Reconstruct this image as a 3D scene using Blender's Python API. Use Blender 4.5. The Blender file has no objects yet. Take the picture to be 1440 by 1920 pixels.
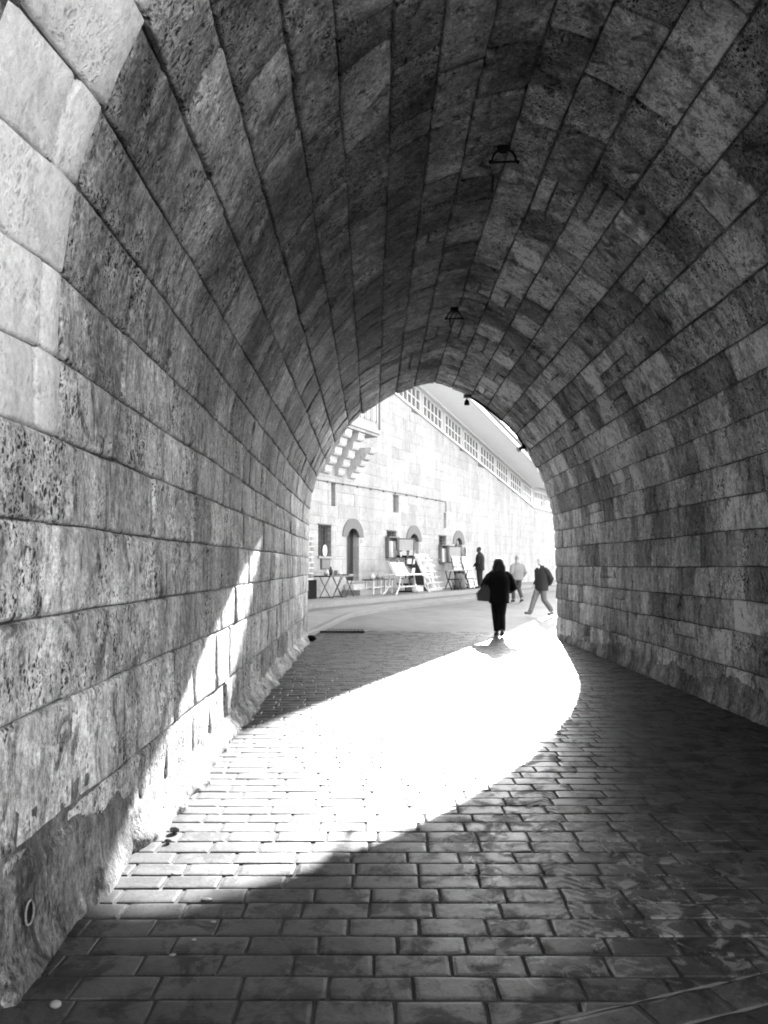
import bpy, math, random
from mathutils import Vector, noise as mnoise

# ------------------------------------------------------------------ camera, sky, sun, exposure
SC = bpy.context.scene
COL = SC.collection
R = math.radians
SUN_AZ, SUN_EL = 9.6, 23.0            # degrees right of straight ahead / above the horizon

cam_data = bpy.data.cameras.new('camera')
cam = bpy.data.objects.new('camera', cam_data)
COL.objects.link(cam)
cam.location = (0, 0, 1.58)
cam.rotation_euler = (R(90), 0, 0)
cam_data.sensor_fit = 'VERTICAL'
cam_data.sensor_height = 36.0
cam_data.sensor_width = 27.0
cam_data.lens = 36.0 * 1400 / 1920
cam_data.shift_y = 100 / 1920
cam_data.clip_start = 0.05
cam_data.clip_end = 3000
SC.camera = cam

world = bpy.data.worlds.new('World')
SC.world = world
world.use_nodes = True
wn = world.node_tree
wn.nodes.clear()
w_out = wn.nodes.new('ShaderNodeOutputWorld')
w_bg = wn.nodes.new('ShaderNodeBackground')
w_bw = wn.nodes.new('ShaderNodeRGBToBW')       # a black-and-white photograph: the sky's light without its hue
w_sky = wn.nodes.new('ShaderNodeTexSky')
w_sky.sky_type = 'NISHITA'
w_sky.sun_disc = False
w_sky.sun_elevation = R(SUN_EL)
w_sky.sun_rotation = R(SUN_AZ)
w_bg.inputs['Strength'].default_value = 0.115
wn.links.new(w_sky.outputs[0], w_bw.inputs[0])
wn.links.new(w_bw.outputs[0], w_bg.inputs['Color'])
wn.links.new(w_bg.outputs[0], w_out.inputs[0])

sun_data = bpy.data.lights.new('sun', 'SUN')
sun_data.energy = 3.2
sun_data.angle = R(0.55)
sun_data.color = (1, 1, 1)
sun = bpy.data.objects.new('sun', sun_data)
COL.objects.link(sun)
to_sun = Vector((math.sin(R(SUN_AZ)) * math.cos(R(SUN_EL)), math.cos(R(SUN_AZ)) * math.cos(R(SUN_EL)), math.sin(R(SUN_EL))))
sun.rotation_euler = to_sun.to_track_quat('Z', 'Y').to_euler()
sun.location = to_sun * 60

vs = SC.view_settings
vs.view_transform = 'Standard'
vs.look = 'None'
vs.exposure = 3.9
vs.gamma = 1.0
SC.render.film_transparent = False
SC.cycles.max_bounces = 10
SC.cycles.diffuse_bounces = 7
SC.cycles.glossy_bounces = 4
SC.cycles.transmission_bounces = 4
SC.cycles.caustics_reflective = False
SC.cycles.caustics_refractive = False
SC.cycles.sample_clamp_indirect = 4.0
SC.cycles.use_denoising = True
SC.cycles.filter_width = 1.9

rnd = random.Random(7)

# ------------------------------------------------------------------ materials (all grey: the photograph is monochrome)
def new_mat(name):
    m = bpy.data.materials.new(name)
    m.use_nodes = True
    t = m.node_tree
    t.nodes.clear()
    out = t.nodes.new('ShaderNodeOutputMaterial')
    b = t.nodes.new('ShaderNodeBsdfPrincipled')
    t.links.new(b.outputs[0], out.inputs[0])
    return m, t, b

class NT:
    """small node-graph helper"""
    def __init__(s, t): s.t = t
    def n(s, typ, **kw):
        x = s.t.nodes.new(typ)
        for k, v in kw.items(): setattr(x, k, v)
        return x
    def link(s, a, b): s.t.links.new(a, b)
    def val(s, sock, v):
        if hasattr(v, 'is_output'): s.link(v, sock)
        else: sock.default_value = v
    def math(s, op, a, b=0.0, c=None, clamp=False):
        x = s.n('ShaderNodeMath', operation=op, use_clamp=clamp)
        s.val(x.inputs[0], a); s.val(x.inputs[1], b)
        if c is not None: s.val(x.inputs[2], c)
        return x.outputs[0]
    def vmath(s, op, a, b):
        x = s.n('ShaderNodeVectorMath', operation=op)
        s.val(x.inputs[0], a); s.val(x.inputs[1], b)
        return x.outputs[0]
    def ramp(s, v, lo, hi, a=0.0, b=1.0, smooth=True):
        x = s.n('ShaderNodeMapRange', interpolation_type='SMOOTHSTEP' if smooth else 'LINEAR')
        s.val(x.inputs['Value'], v)
        for k, q in zip(('From Min', 'From Max', 'To Min', 'To Max'), (lo, hi, a, b)): s.val(x.inputs[k], q)
        return x.outputs[0]
    def noise(s, vec, scale, detail=4, rough=0.55, dist=0.0):
        x = s.n('ShaderNodeTexNoise')
        s.link(vec, x.inputs['Vector'])
        x.inputs['Scale'].default_value = scale
        x.inputs['Detail'].default_value = detail
        x.inputs['Roughness'].default_value = rough
        x.inputs['Distortion'].default_value = dist
        return x.outputs[0]
    def voro(s, vec, scale, feature='F1', rand=1.0):
        x = s.n('ShaderNodeTexVoronoi', feature=feature)
        s.link(vec, x.inputs['Vector'])
        x.inputs['Scale'].default_value = scale
        x.inputs['Randomness'].default_value = rand
        return x.outputs['Distance']

def plain(name, v, rough=0.6, var=0.12, scale=14, metal=0.0, bump=0.0, spec=0.5):
    m, t, b = new_mat(name)
    g = NT(t)
    pos = g.n('ShaderNodeNewGeometry').outputs['Position']
    ns = g.noise(pos, scale, 5, 0.6)
    big = g.noise(pos, scale * 0.17, 3)
    k = g.math('ADD', g.math('MULTIPLY', g.math('SUBTRACT', ns, 0.5), 2 * var), g.math('MULTIPLY', g.math('SUBTRACT', big, 0.5), 2 * var))
    g.link(g.math('MULTIPLY', g.math('ADD', k, 1.0), v, clamp=True), b.inputs['Base Color'])
    g.link(g.math('ADD', g.math('MULTIPLY', ns, 0.2), rough - 0.1), b.inputs['Roughness'])
    b.inputs['Metallic'].default_value = metal
    b.inputs['Specular IOR Level'].default_value = spec
    if bump:
        bp = g.n('ShaderNodeBump')
        bp.inputs['Strength'].default_value = bump
        bp.inputs['Distance'].default_value = 0.01
        g.link(ns, bp.inputs['Height'])
        g.link(bp.outputs[0], b.inputs['Normal'])
    return m

def stone_mat(name, pit=1.0, bump=1.0, stain=1.0, use_object=True, tone=0.4, scale=1.0, rough=0.88, smear=0.0, stretch=0.6):
    """limestone: tone comes from the object's own colour, wear strength from its alpha"""
    m, t, b = new_mat(name)
    g = NT(t)
    pos = g.n('ShaderNodeNewGeometry').outputs['Position']
    if use_object:
        oi = g.n('ShaderNodeObjectInfo')
        off = g.n('ShaderNodeCombineXYZ')
        for i, k in enumerate((37.0, 53.0, 71.0)): g.link(g.math('MULTIPLY', oi.outputs['Random'], k), off.inputs[i])
        vec = g.vmath('ADD', pos, off.outputs[0])
        sep = g.n('ShaderNodeSeparateColor')
        g.link(oi.outputs['Color'], sep.inputs[0])
        base, wear = sep.outputs[0], oi.outputs['Alpha']
    else:
        vec, base, wear = pos, tone, 0.5
    st = g.n('ShaderNodeMapping')
    st.inputs['Scale'].default_value = (1.0, 1.0, stretch)
    g.link(vec, st.inputs[0])
    svec = st.outputs[0]
    warp = g.noise(vec, 7 * scale, 3, 0.6)
    wv = g.n('ShaderNodeCombineXYZ')
    g.link(g.math('MULTIPLY', warp, 0.12), wv.inputs[0]); g.link(g.math('MULTIPLY', warp, 0.10), wv.inputs[1]); g.link(g.math('MULTIPLY', warp, 0.08), wv.inputs[2])
    pvec = g.vmath('ADD', svec, wv.outputs[0])
    low = g.noise(vec, 2.1 * scale, 4, 0.62)
    mid = g.noise(svec, 10 * scale, 7, 0.74, 0.4)
    fine = g.noise(svec, 42 * scale, 5, 0.78)
    grain = g.noise(vec, 190 * scale, 2, 0.7)
    streak_map = g.n('ShaderNodeMapping')
    streak_map.inputs['Scale'].default_value = (1.0, 1.0, 0.12)
    g.link(vec, streak_map.inputs[0])
    streak = g.noise(streak_map.outputs[0], 10 * scale, 4, 0.65)
    # travertine-like holes of three sizes, gathered in zones
    pitzone = g.ramp(g.noise(vec, 4.2 * scale, 4, 0.6), 0.42, 0.66)
    h1 = g.ramp(g.voro(pvec, 15 * scale), 0.22, 0.10)
    h2 = g.ramp(g.voro(pvec, 33 * scale), 0.34, 0.16)
    h3 = g.ramp(g.voro(pvec, 75 * scale), 0.40, 0.20)
    pits = g.math('MAXIMUM', g.math('MULTIPLY', h1, 0.9), g.math('MAXIMUM', g.math('MULTIPLY', h2, 0.85), g.math('MULTIPLY', h3, 0.6)))
    pits = g.math('MULTIPLY', pits, g.math('MULTIPLY', g.math('ADD', pitzone, 0.22), g.math('MULTIPLY', g.math('ADD', wear, 0.15), pit * 1.7)), clamp=True)
    blot = g.math('MULTIPLY', g.ramp(g.noise(svec, 5.5 * scale, 7, 0.75, 0.7), 0.53, 0.66), 0.55 * stain)
    pale = g.math('MULTIPLY', g.ramp(g.noise(svec, 8.5 * scale, 7, 0.78, 0.3), 0.55, 0.68), 0.5 * stain)
    k = g.math('ADD', 1.0, g.math('MULTIPLY', g.math('SUBTRACT', low, 0.5), 0.9 * stain))
    k = g.math('MULTIPLY', k, g.math('ADD', 1.0, g.math('MULTIPLY', g.math('SUBTRACT', mid, 0.5), 1.7 * stain)))
    k = g.math('MULTIPLY', k, g.math('ADD', 1.0, g.math('MULTIPLY', g.math('SUBTRACT', fine, 0.5), 2.0 * min(1.0, stain + 0.15))))
    k = g.math('MULTIPLY', k, g.math('ADD', 1.0, g.math('MULTIPLY', g.math('SUBTRACT', grain, 0.5), 0.9 * min(1.0, stain + 0.15))))
    k = g.math('MULTIPLY', k, g.math('ADD', 1.0, pale))
    k = g.math('MULTIPLY', k, g.math('SUBTRACT', 1.0, blot))
    k = g.math('MULTIPLY', k, g.math('SUBTRACT', 1.0, g.math('MULTIPLY', g.ramp(streak, 0.55, 0.72), 0.4 * stain)))
    k = g.math('MULTIPLY', k, g.math('SUBTRACT', 1.0, g.math('MULTIPLY', pits, 0.8)))
    k = g.math('POWER', g.math('MAXIMUM', k, 0.02), 1.0 + 0.85 * min(stain, 1.0))
    # soot, damp and salt that run on across the joints
    sv = g.n('ShaderNodeMapping')
    sv.inputs['Scale'].default_value = (1.0, 1.0, 0.28)
    g.link(pos, sv.inputs[0])
    soot = g.ramp(g.noise(sv.outputs[0], 1.5, 6, 0.66, 0.3), 0.34, 0.66, 1.0 + 0.35 * stain, 1.0 - 0.5 * stain)
    damp = g.ramp(g.noise(sv.outputs[0], 4.6, 6, 0.7), 0.56, 0.70, 1.0, 1.0 - 0.45 * stain)
    k = g.math('MULTIPLY', k, g.math('MULTIPLY', soot, damp))
    colv = g.math('MULTIPLY', g.math('MULTIPLY', k, base), 1.0 + 0.55 * min(stain, 1.0))
    hgt = g.math('ADD', g.math('MULTIPLY', mid, 0.8), g.math('MULTIPLY', fine, 0.5))
    hgt = g.math('ADD', hgt, g.math('MULTIPLY', grain, 0.10))
    hgt = g.math('SUBTRACT', hgt, g.math('MULTIPLY', pits, 1.0))
    amp = g.math('ADD', 0.45, g.math('MULTIPLY', wear, 1.3))
    hgt = g.math('MULTIPLY', hgt, amp)
    if smear:      # mortar wiped over the stones
        sm = g.ramp(g.math('ADD', g.noise(pos, 2.9, 7, 0.68, 0.15), g.math('MULTIPLY', g.math('SUBTRACT', fine, 0.5), 0.10)), 0.55, 0.61)
        sm = g.math('MULTIPLY', sm, smear)
        mcol = g.math('MULTIPLY', g.math('ADD', 0.055, g.math('MULTIPLY', mid, 0.05)), g.math('ADD', 0.6, g.math('MULTIPLY', fine, 0.8)))
        colv = g.math('ADD', g.math('MULTIPLY', colv, g.math('SUBTRACT', 1.0, sm)), g.math('MULTIPLY', mcol, sm))
        hgt = g.math('ADD', g.math('MULTIPLY', hgt, g.math('SUBTRACT', 1.0, g.math('MULTIPLY', sm, 0.75))), g.math('MULTIPLY', sm, 0.6))
    colv = g.math('MAXIMUM', g.math('DIVIDE', colv, g.math('ADD', 1.0, g.math('MULTIPLY', colv, 0.3))), 0.012)
    g.link(colv, b.inputs['Base Color'])
    b.inputs['Roughness'].default_value = rough
    b.inputs['Specular IOR Level'].default_value = 0.25
    bp = g.n('ShaderNodeBump')
    bp.inputs['Strength'].default_value = min(1.0, 0.8 * bump)
    bp.inputs['Distance'].default_value = 0.03 * max(1.0, bump)
    g.link(hgt, bp.inputs['Height'])
    g.link(bp.outputs[0], b.inputs['Normal'])
    return m

def paver_mat():
    m, t, b = new_mat('paver stone')
    g = NT(t)
    pos = g.n('ShaderNodeNewGeometry').outputs['Position']
    oi = g.n('ShaderNodeObjectInfo')
    off = g.n('ShaderNodeCombineXYZ')
    for i, k in enumerate((31.0, 17.0, 11.0)): g.link(g.math('MULTIPLY', oi.outputs['Random'], k), off.inputs[i])
    vec = g.vmath('ADD', pos, off.outputs[0])
    at = g.n('ShaderNodeAttribute', attribute_name='tone')
    tone = at.outputs['Fac']
    low = g.noise(pos, 0.8, 4, 0.6)
    mid = g.noise(vec, 9, 6, 0.7)
    fine = g.noise(vec, 70, 4, 0.7)
    dirt = g.ramp(g.noise(pos, 4.5, 7, 0.75, 0.4), 0.47, 0.60)
    k = g.math('ADD', 1.0, g.math('MULTIPLY', g.math('SUBTRACT', mid, 0.5), 1.5))
    k = g.math('MULTIPLY', k, g.math('ADD', 1.0, g.math('MULTIPLY', g.math('SUBTRACT', fine, 0.5), 1.6)))
    k = g.math('MULTIPLY', k, g.math('ADD', 1.0, g.math('MULTIPLY', g.math('SUBTRACT', low, 0.5), 0.8)))
    k = g.math('MULTIPLY', k, g.math('SUBTRACT', 1.0, g.math('MULTIPLY', dirt, 0.55)))
    col = g.math('MULTIPLY', k, tone)
    # pale dust: a tyre's tread print and scuffed footprints
    sep = g.n('ShaderNodeSeparateXYZ')
    g.link(pos, sep.inputs[0])
    X, Y = sep.outputs[0], sep.outputs[1]
    axis = g.math('ADD', 0.42, g.math('MULTIPLY', Y, 0.125))
    dx = g.math('SUBTRACT', X, axis)
    adx = g.math('ABSOLUTE', dx)
    band = g.ramp(adx, 0.105, 0.085)
    span = g.math('MULTIPLY', g.ramp(Y, 3.0, 3.5), g.ramp(Y, 5.6, 5.0))
    chev = g.math('SINE', g.math('ADD', g.math('MULTIPLY', Y, 110.0), g.math('ADD', g.math('MULTIPLY', adx, 85.0), g.math('ADD', g.math('MULTIPLY', fine, 3.0), g.math('MULTIPLY', mid, 1.0)))))
    tread = g.math('MULTIPLY', g.math('MULTIPLY', g.ramp(chev, -0.1, 0.4), band), span)
    worn = g.math('MULTIPLY', g.ramp(g.noise(pos, 9, 6, 0.75), 0.40, 0.56), 1.0)
    tread = g.math('MULTIPLY', tread, worn)
    zone = g.math('MULTIPLY', g.math('MULTIPLY', g.ramp(X, 0.05, 0.5), g.ramp(X, 2.2, 1.3)), g.math('MULTIPLY', g.ramp(Y, 2.6, 3.2), g.ramp(Y, 5.2, 4.3)))
    scuff = g.math('MULTIPLY', g.ramp(g.noise(pos, 6.3, 7, 0.72, 1.2), 0.525, 0.58), zone)
    dust = g.math('MAXIMUM', tread, g.math('MULTIPLY', scuff, 0.75), clamp=True)
    col = g.math('ADD', g.math('MULTIPLY', col, g.math('SUBTRACT', 1.0, dust)), g.math('MULTIPLY', dust, 0.26))
    g.link(g.math('MAXIMUM', col, 0.01), b.inputs['Base Color'])
    rg = g.math('ADD', 0.30, g.math('MULTIPLY', fine, 0.2))
    rg = g.math('ADD', rg, g.math('MULTIPLY', dirt, 0.22))
    g.link(g.math('ADD', rg, g.math('MULTIPLY', dust, 0.26), clamp=True), b.inputs['Roughness'])
    b.inputs['Specular IOR Level'].default_value = 0.2
    bp = g.n('ShaderNodeBump')
    bp.inputs['Strength'].default_value = 0.4
    bp.inputs['Distance'].default_value = 0.005
    g.link(g.math('ADD', mid, g.math('MULTIPLY', fine, 0.35)), bp.inputs['Height'])
    g.link(bp.outputs[0], b.inputs['Normal'])
    return m

M = {
    'portal': stone_mat('light-painted portal stone', 0.55, 0.8, 0.4),  # stone carrying the painted light at the near mouth
    'vault_left': stone_mat('vault stone smooth', 0.8, 1.0, 1.0, smear=0.3),
    'wall': stone_mat('limestone block', 1.0, 1.0, 1.0),
    'vault': stone_mat('vault stone', 0.9, 1.2, 1.1, smear=0.6),
    'facade': stone_mat('facade limestone', 0.3, 0.4, 0.32, scale=0.8),
    'mortar': stone_mat('old mortar', 0.4, 1.0, 1.2, False, 0.11, 1.2),
    'mortar_pale': stone_mat('pale mortar', 0.3, 0.6, 0.8, False, 0.24, 1.0),
    'plaster': stone_mat('cement render', 0.6, 0.9, 1.1, False, 0.095, 0.9, stretch=0.5),
    'plaster_pale': stone_mat('pale lime render', 0.7, 1.0, 1.2, False, 0.25, 1.0, stretch=0.55),
    'mass': stone_mat('outer masonry', 0.3, 0.5, 0.8, False, 0.30, 0.5),
    'paver': paver_mat(),
    'sand': plain('joint sand', 0.035, 0.95, 0.5, 60, bump=0.4),
    'road': plain('worn road', 0.135, 0.75, 0.5, 3.0, bump=0.15, spec=0.2),
    'ground': plain('packed ground', 0.2, 0.9, 0.25, 2.0),
    'kerb': plain('kerb stone', 0.14, 0.7, 0.22, 6.0, bump=0.3),
    'terrace': plain('terrace stone', 0.19, 0.7, 0.22, 7.0, bump=0.3),
    'hood': plain('hood stone', 0.12, 0.75, 0.15, 9.0, bump=0.3),
    'door': plain('door wood', 0.025, 0.5, 0.3, 20),
    'door2': plain('door wood lighter', 0.07, 0.5, 0.3, 20),
    'iron': plain('dark iron', 0.03, 0.5, 0.2, 30, metal=0.3),
    'black': plain('black paint', 0.008, 0.8, 0.2, 30, spec=0.1),
    'rust': plain('window reveal', 0.12, 0.8, 0.2, 12),
    'white': plain('white paint', 0.6, 0.45, 0.06, 5),
    'soffit': plain('painted soffit', 0.86, 0.5, 0.06, 3),
    'frame': plain('painted frame', 0.36, 0.45, 0.06, 8),
    'card': plain('printed card', 0.2, 0.5, 0.6, 26),
    'card2': plain('printed card dark', 0.08, 0.5, 0.5, 30),
    'cream': plain('cream card', 0.4, 0.6, 0.2, 14),
    'wood': plain('grey wood', 0.2, 0.6, 0.25, 16),
    'darkwood': plain('dark table wood', 0.03, 0.5, 0.25, 16),
    'plastic': plain('white plastic', 0.6, 0.35, 0.04, 5),
    'ceramic': plain('ceramic', 0.4, 0.25, 0.35, 25),
    'coat_black': plain('black coat', 0.006, 0.8, 0.3, 14, bump=1.0, spec=0.2),
    'jeans_black': plain('black trousers', 0.012, 0.85, 0.3, 14, bump=1.0, spec=0.2),
    'coat_dark': plain('dark jacket', 0.014, 0.85, 0.25, 14, bump=1.0, spec=0.2),
    'coat_mid': plain('charcoal jacket', 0.02, 0.85, 0.2, 14, bump=1.0, spec=0.2),
    'coat_pale': plain('pale jacket', 0.2, 0.85, 0.15, 14, bump=1.0, spec=0.2),
    'trouser': plain('grey trousers', 0.11, 0.85, 0.2, 14, bump=1.0, spec=0.2),
    'trouser_dark': plain('slate trousers', 0.06, 0.85, 0.2, 14, bump=1.0, spec=0.2),
    'skirt': plain('pale skirt', 0.3, 0.85, 0.15, 40),
    'skin': plain('skin', 0.32, 0.55, 0.06, 20),
    'hair_black': plain('black hair', 0.008, 0.5, 0.3, 90),
    'hair_grey': plain('grey hair', 0.22, 0.6, 0.3, 90),
    'hair_white': plain('white hair', 0.7, 0.6, 0.1, 90),
    'shoe': plain('shoe leather', 0.05, 0.5, 0.2, 30),
    'leather': plain('black leather', 0.008, 0.4, 0.2, 40),
    'litter': plain('litter', 0.22, 0.6, 0.2, 60),
    'leaf': plain('dry leaf', 0.04, 0.7, 0.3, 60),
}
def glass_mat():
    m, t, b = new_mat('window glass')
    b.inputs['Base Color'].default_value = (0.11, 0.11, 0.11, 1)
    b.inputs['Roughness'].default_value = 0.12
    b.inputs['Specular IOR Level'].default_value = 0.6
    return m
M['glass'] = glass_mat()

# ------------------------------------------------------------------ mesh helpers
ORG = {}          # world position of every object's origin
class MB:
    def __init__(s): s.v = []; s.f = []
    def add(s, verts, faces):
        o = len(s.v)
        s.v += [tuple(p) for p in verts]
        s.f += [tuple(i + o for i in q) for q in faces]
        return s
    def hexa(s, p):      # p: 8 points, bottom 0-3, top 4-7
        return s.add(p, [(0, 3, 2, 1), (4, 5, 6, 7), (0, 1, 5, 4), (1, 2, 6, 5), (2, 3, 7, 6), (3, 0, 4, 7)])
    def box(s, x0, x1, y0, y1, z0, z1, fn=None):
        p = [(x0, y0, z0), (x1, y0, z0), (x1, y1, z0), (x0, y1, z0), (x0, y0, z1), (x1, y0, z1), (x1, y1, z1), (x0, y1, z1)]
        if fn: p = [fn(*q) for q in p]
        return s.hexa(p)
    def tube(s, path, r, seg=8, fn=None, flat=1.0):
        pts = [Vector(p) for p in path]
        rs = r if isinstance(r, (list, tuple)) else [r] * len(pts)
        rings, prev = [], None
        for i, p in enumerate(pts):
            d = (pts[min(i + 1, len(pts) - 1)] - pts[max(i - 1, 0)])
            d = d.normalized() if d.length > 1e-9 else Vector((0, 0, 1))
            ref = prev if prev is not None else (Vector((0, 1, 0)) if abs(d.y) < 0.9 else Vector((1, 0, 0)))
            a = (ref - d * ref.dot(d)).normalized()
            prev = a
            b = d.cross(a)
            rings.append([p + a * (math.cos(k * math.tau / seg) * rs[i] * flat) + b * (math.sin(k * math.tau / seg) * rs[i]) for k in range(seg)])
        vv = [q for ring in rings for q in ring]
        ff = []
        for i in range(len(rings) - 1):
            for k in range(seg):
                k2 = (k + 1) % seg
                ff.append((i * seg + k, i * seg + k2, (i + 1) * seg + k2, (i + 1) * seg + k))
        ff.append(tuple(range(seg - 1, -1, -1)))
        ff.append(tuple(range((len(rings) - 1) * seg, len(rings) * seg)))
        if fn: vv = [fn(*q) for q in vv]
        return s.add(vv, ff)
    def rings(s, rr, fn=None):      # stack of (x, y, z, rx, ry, power) horizontal super-ellipses
        seg = 20
        vv, ff = [], []
        for (x, y, z, rx, ry) in rr:
            for k in range(seg):
                a = k * math.tau / seg
                c, q = math.cos(a), math.sin(a)
                e = 0.82
                vv.append((x + rx * math.copysign(abs(c) ** e, c), y + ry * math.copysign(abs(q) ** e, q), z))
        for i in range(len(rr) - 1):
            for k in range(seg):
                k2 = (k + 1) % seg
                ff.append((i * seg + k, i * seg + k2, (i + 1) * seg + k2, (i + 1) * seg + k))
        ff.append(tuple(range(seg - 1, -1, -1)))
        ff.append(tuple(range((len(rr) - 1) * seg, len(rr) * seg)))
        if fn: vv = [fn(*q) for q in vv]
        return s.add(vv, ff)
    def ball(s, c, rx, ry, rz, seg=14, rows=9, fn=None):
        rr = []
        for i in range(rows + 1):
            a = -math.pi / 2 + math.pi * i / rows
            rr.append((c[2] + rz * math.sin(a), max(math.cos(a), 0.02)))
        vv, ff = [], []
        for z, k in rr:
            for j in range(seg):
                t = j * math.tau / seg
                vv.append((c[0] + rx * k * math.cos(t), c[1] + ry * k * math.sin(t), z))
        for i in range(rows):
            for j in range(seg):
                j2 = (j + 1) % seg
                ff.append((i * seg + j, i * seg + j2, (i + 1) * seg + j2, (i + 1) * seg + j))
        ff.append(tuple(range(seg - 1, -1, -1)))
        ff.append(tuple(range(rows * seg, (rows + 1) * seg)))
        if fn: vv = [fn(*q) for q in vv]
        return s.add(vv, ff)
    def build(s, name, mat, parent=None, smooth=False, tone=None, wear=0.5):
        me = bpy.data.meshes.new(name)
        n = len(s.v)
        lo = [min(p[i] for p in s.v) for i in range(3)]
        hi = [max(p[i] for p in s.v) for i in range(3)]
        c = Vector([(lo[i] + hi[i]) / 2 for i in range(3)])
        me.from_pydata([(p[0] - c.x, p[1] - c.y, p[2] - c.z) for p in s.v], [], s.f)
        if smooth: me.polygons.foreach_set('use_smooth', [True] * len(me.polygons))
        me.materials.append(M[mat] if isinstance(mat, str) else mat)
        me.update()
        o = bpy.data.objects.new(name, me)
        COL.objects.link(o)
        ORG[o.name] = c
        if parent is not None:
            o.parent = parent
            o.location = c - ORG[parent.name]
        else:
            o.location = c
        if tone is not None: o.color = (tone, tone, tone, wear)
        return o

def thing(name, label, cat, loc=(0, 0, 0), group=None):
    o = bpy.data.objects.new(name, None)
    COL.objects.link(o)
    o.empty_display_size = 0.2
    o.location = loc
    ORG[o.name] = Vector(loc)
    return tag(o, label, cat, group)
def tag(o, label, cat, group=None):
    o['label'] = label; o['category'] = cat
    if group: o['group'] = group
    return o
def kind(o, k):
    o['kind'] = k
    return o
def copy_tree(o, parent, delta):
    c = o.copy()
    COL.objects.link(c)
    ORG[c.name] = ORG[o.name] + delta
    if parent is None: c.location = o.location + delta
    else: c.parent = parent
    for ch in [q for q in bpy.data.objects if q.parent == o]: copy_tree(ch, c, delta)
    return c
def lerp(a, b, t): return a + (b - a) * t
def sstep(a, b, x):
    t = max(0.0, min(1.0, (x - a) / (b - a)))
    return t * t * (3 - 2 * t)
def fbm(x, y, z, oct=4):
    s, a, f_ = 0.0, 1.0, 1.0
    for _ in range(oct):
        s += a * mnoise.noise(Vector((x * f_, y * f_, z * f_)))
        a *= 0.5; f_ *= 2.03
    return s

# ------------------------------------------------------------------ the passage: section and mapping
Y_NEAR, Y_FAR, Y_RING = 2.62, 16.45, 3.14
_prof = [(-2.755, -0.05), (-2.745, 1.0), (-2.735, 2.0), (-2.715, 2.75), (-2.62, 3.30), (-2.46, 3.68), (-2.24, 4.11), (-1.945, 4.53), (-1.58, 4.895),
         (-1.22, 5.145), (-0.80, 5.374), (-0.378, 5.526), (0.0, 5.60), (0.32, 5.53), (0.74, 5.35), (1.31, 4.975), (1.73, 4.61),
         (2.04, 4.22), (2.26, 3.85), (2.455, 3.43), (2.597, 3.03), (2.685, 2.62), (2.725, 2.2), (2.749, 1.57), (2.765, 0.8), (2.77, -0.05)]
def _dense(pts, k=8):
    out = []
    for i in range(len(pts) - 1):
        p0, p1, p2, p3 = pts[max(i - 1, 0)], pts[i], pts[i + 1], pts[min(i + 2, len(pts) - 1)]
        for j in range(k):
            t = j / k
            out.append(tuple(0.5 * (2 * p1[a] + (p2[a] - p0[a]) * t + (2 * p0[a] - 5 * p1[a] + 4 * p2[a] - p3[a]) * t * t
                             + (3 * p1[a] - p0[a] - 3 * p2[a] + p3[a]) * t ** 3) for a in (0, 1)))
    out.append(pts[-1])
    return out
PD = _dense(_prof)
PS = [0.0]
for i in range(1, len(PD)): PS.append(PS[-1] + math.dist(PD[i - 1], PD[i]))
S_TOT = PS[-1]
def prof(s):
    s = max(0.0, min(S_TOT, s))
    lo, hi = 0, len(PS) - 1
    while hi - lo > 1:
        m = (lo + hi) // 2
        if PS[m] <= s: lo = m
        else: hi = m
    t = (s - PS[lo]) / max(PS[hi] - PS[lo], 1e-9)
    return lerp(PD[lo][0], PD[hi][0], t), lerp(PD[lo][1], PD[hi][1], t)
def s_of_z(z, left=True):
    idx = range(len(PD)) if left else range(len(PD) - 1, -1, -1)
    prev = None
    for i in idx:
        if PD[i][1] >= z:
            if prev is None: return PS[i]
            t = (z - PD[prev][1]) / (PD[i][1] - PD[prev][1])
            return lerp(PS[prev], PS[i], t)
        prev = i
X_R = 3.80
def x_left(y): return -1.42 - 0.0215 * (y - 3.8)
def tun(s, y, h=0.0):
    """point on the passage's inner face: s along the section, y along the passage, h out of the stone towards the room"""
    x, z = prof(s)
    xa, za = prof(s - 0.03); xb, zb = prof(s + 0.03)
    tx, tz = xb - xa, zb - za
    L = math.hypot(tx, tz) or 1.0
    nx, nz = tz / L, -tx / L
    xl = x_left(y)
    c, hw = (xl + X_R) / 2, (X_R - xl) / 2
    k = hw / 2.755
    fl = 0.10 * sstep(Y_RING, Y_NEAR, y) * sstep(1.4, 3.2, z) if y < Y_RING else 0.0
    h = h - fl
    return (c + x * k + nx * h, y, z + nz * h)

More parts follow.
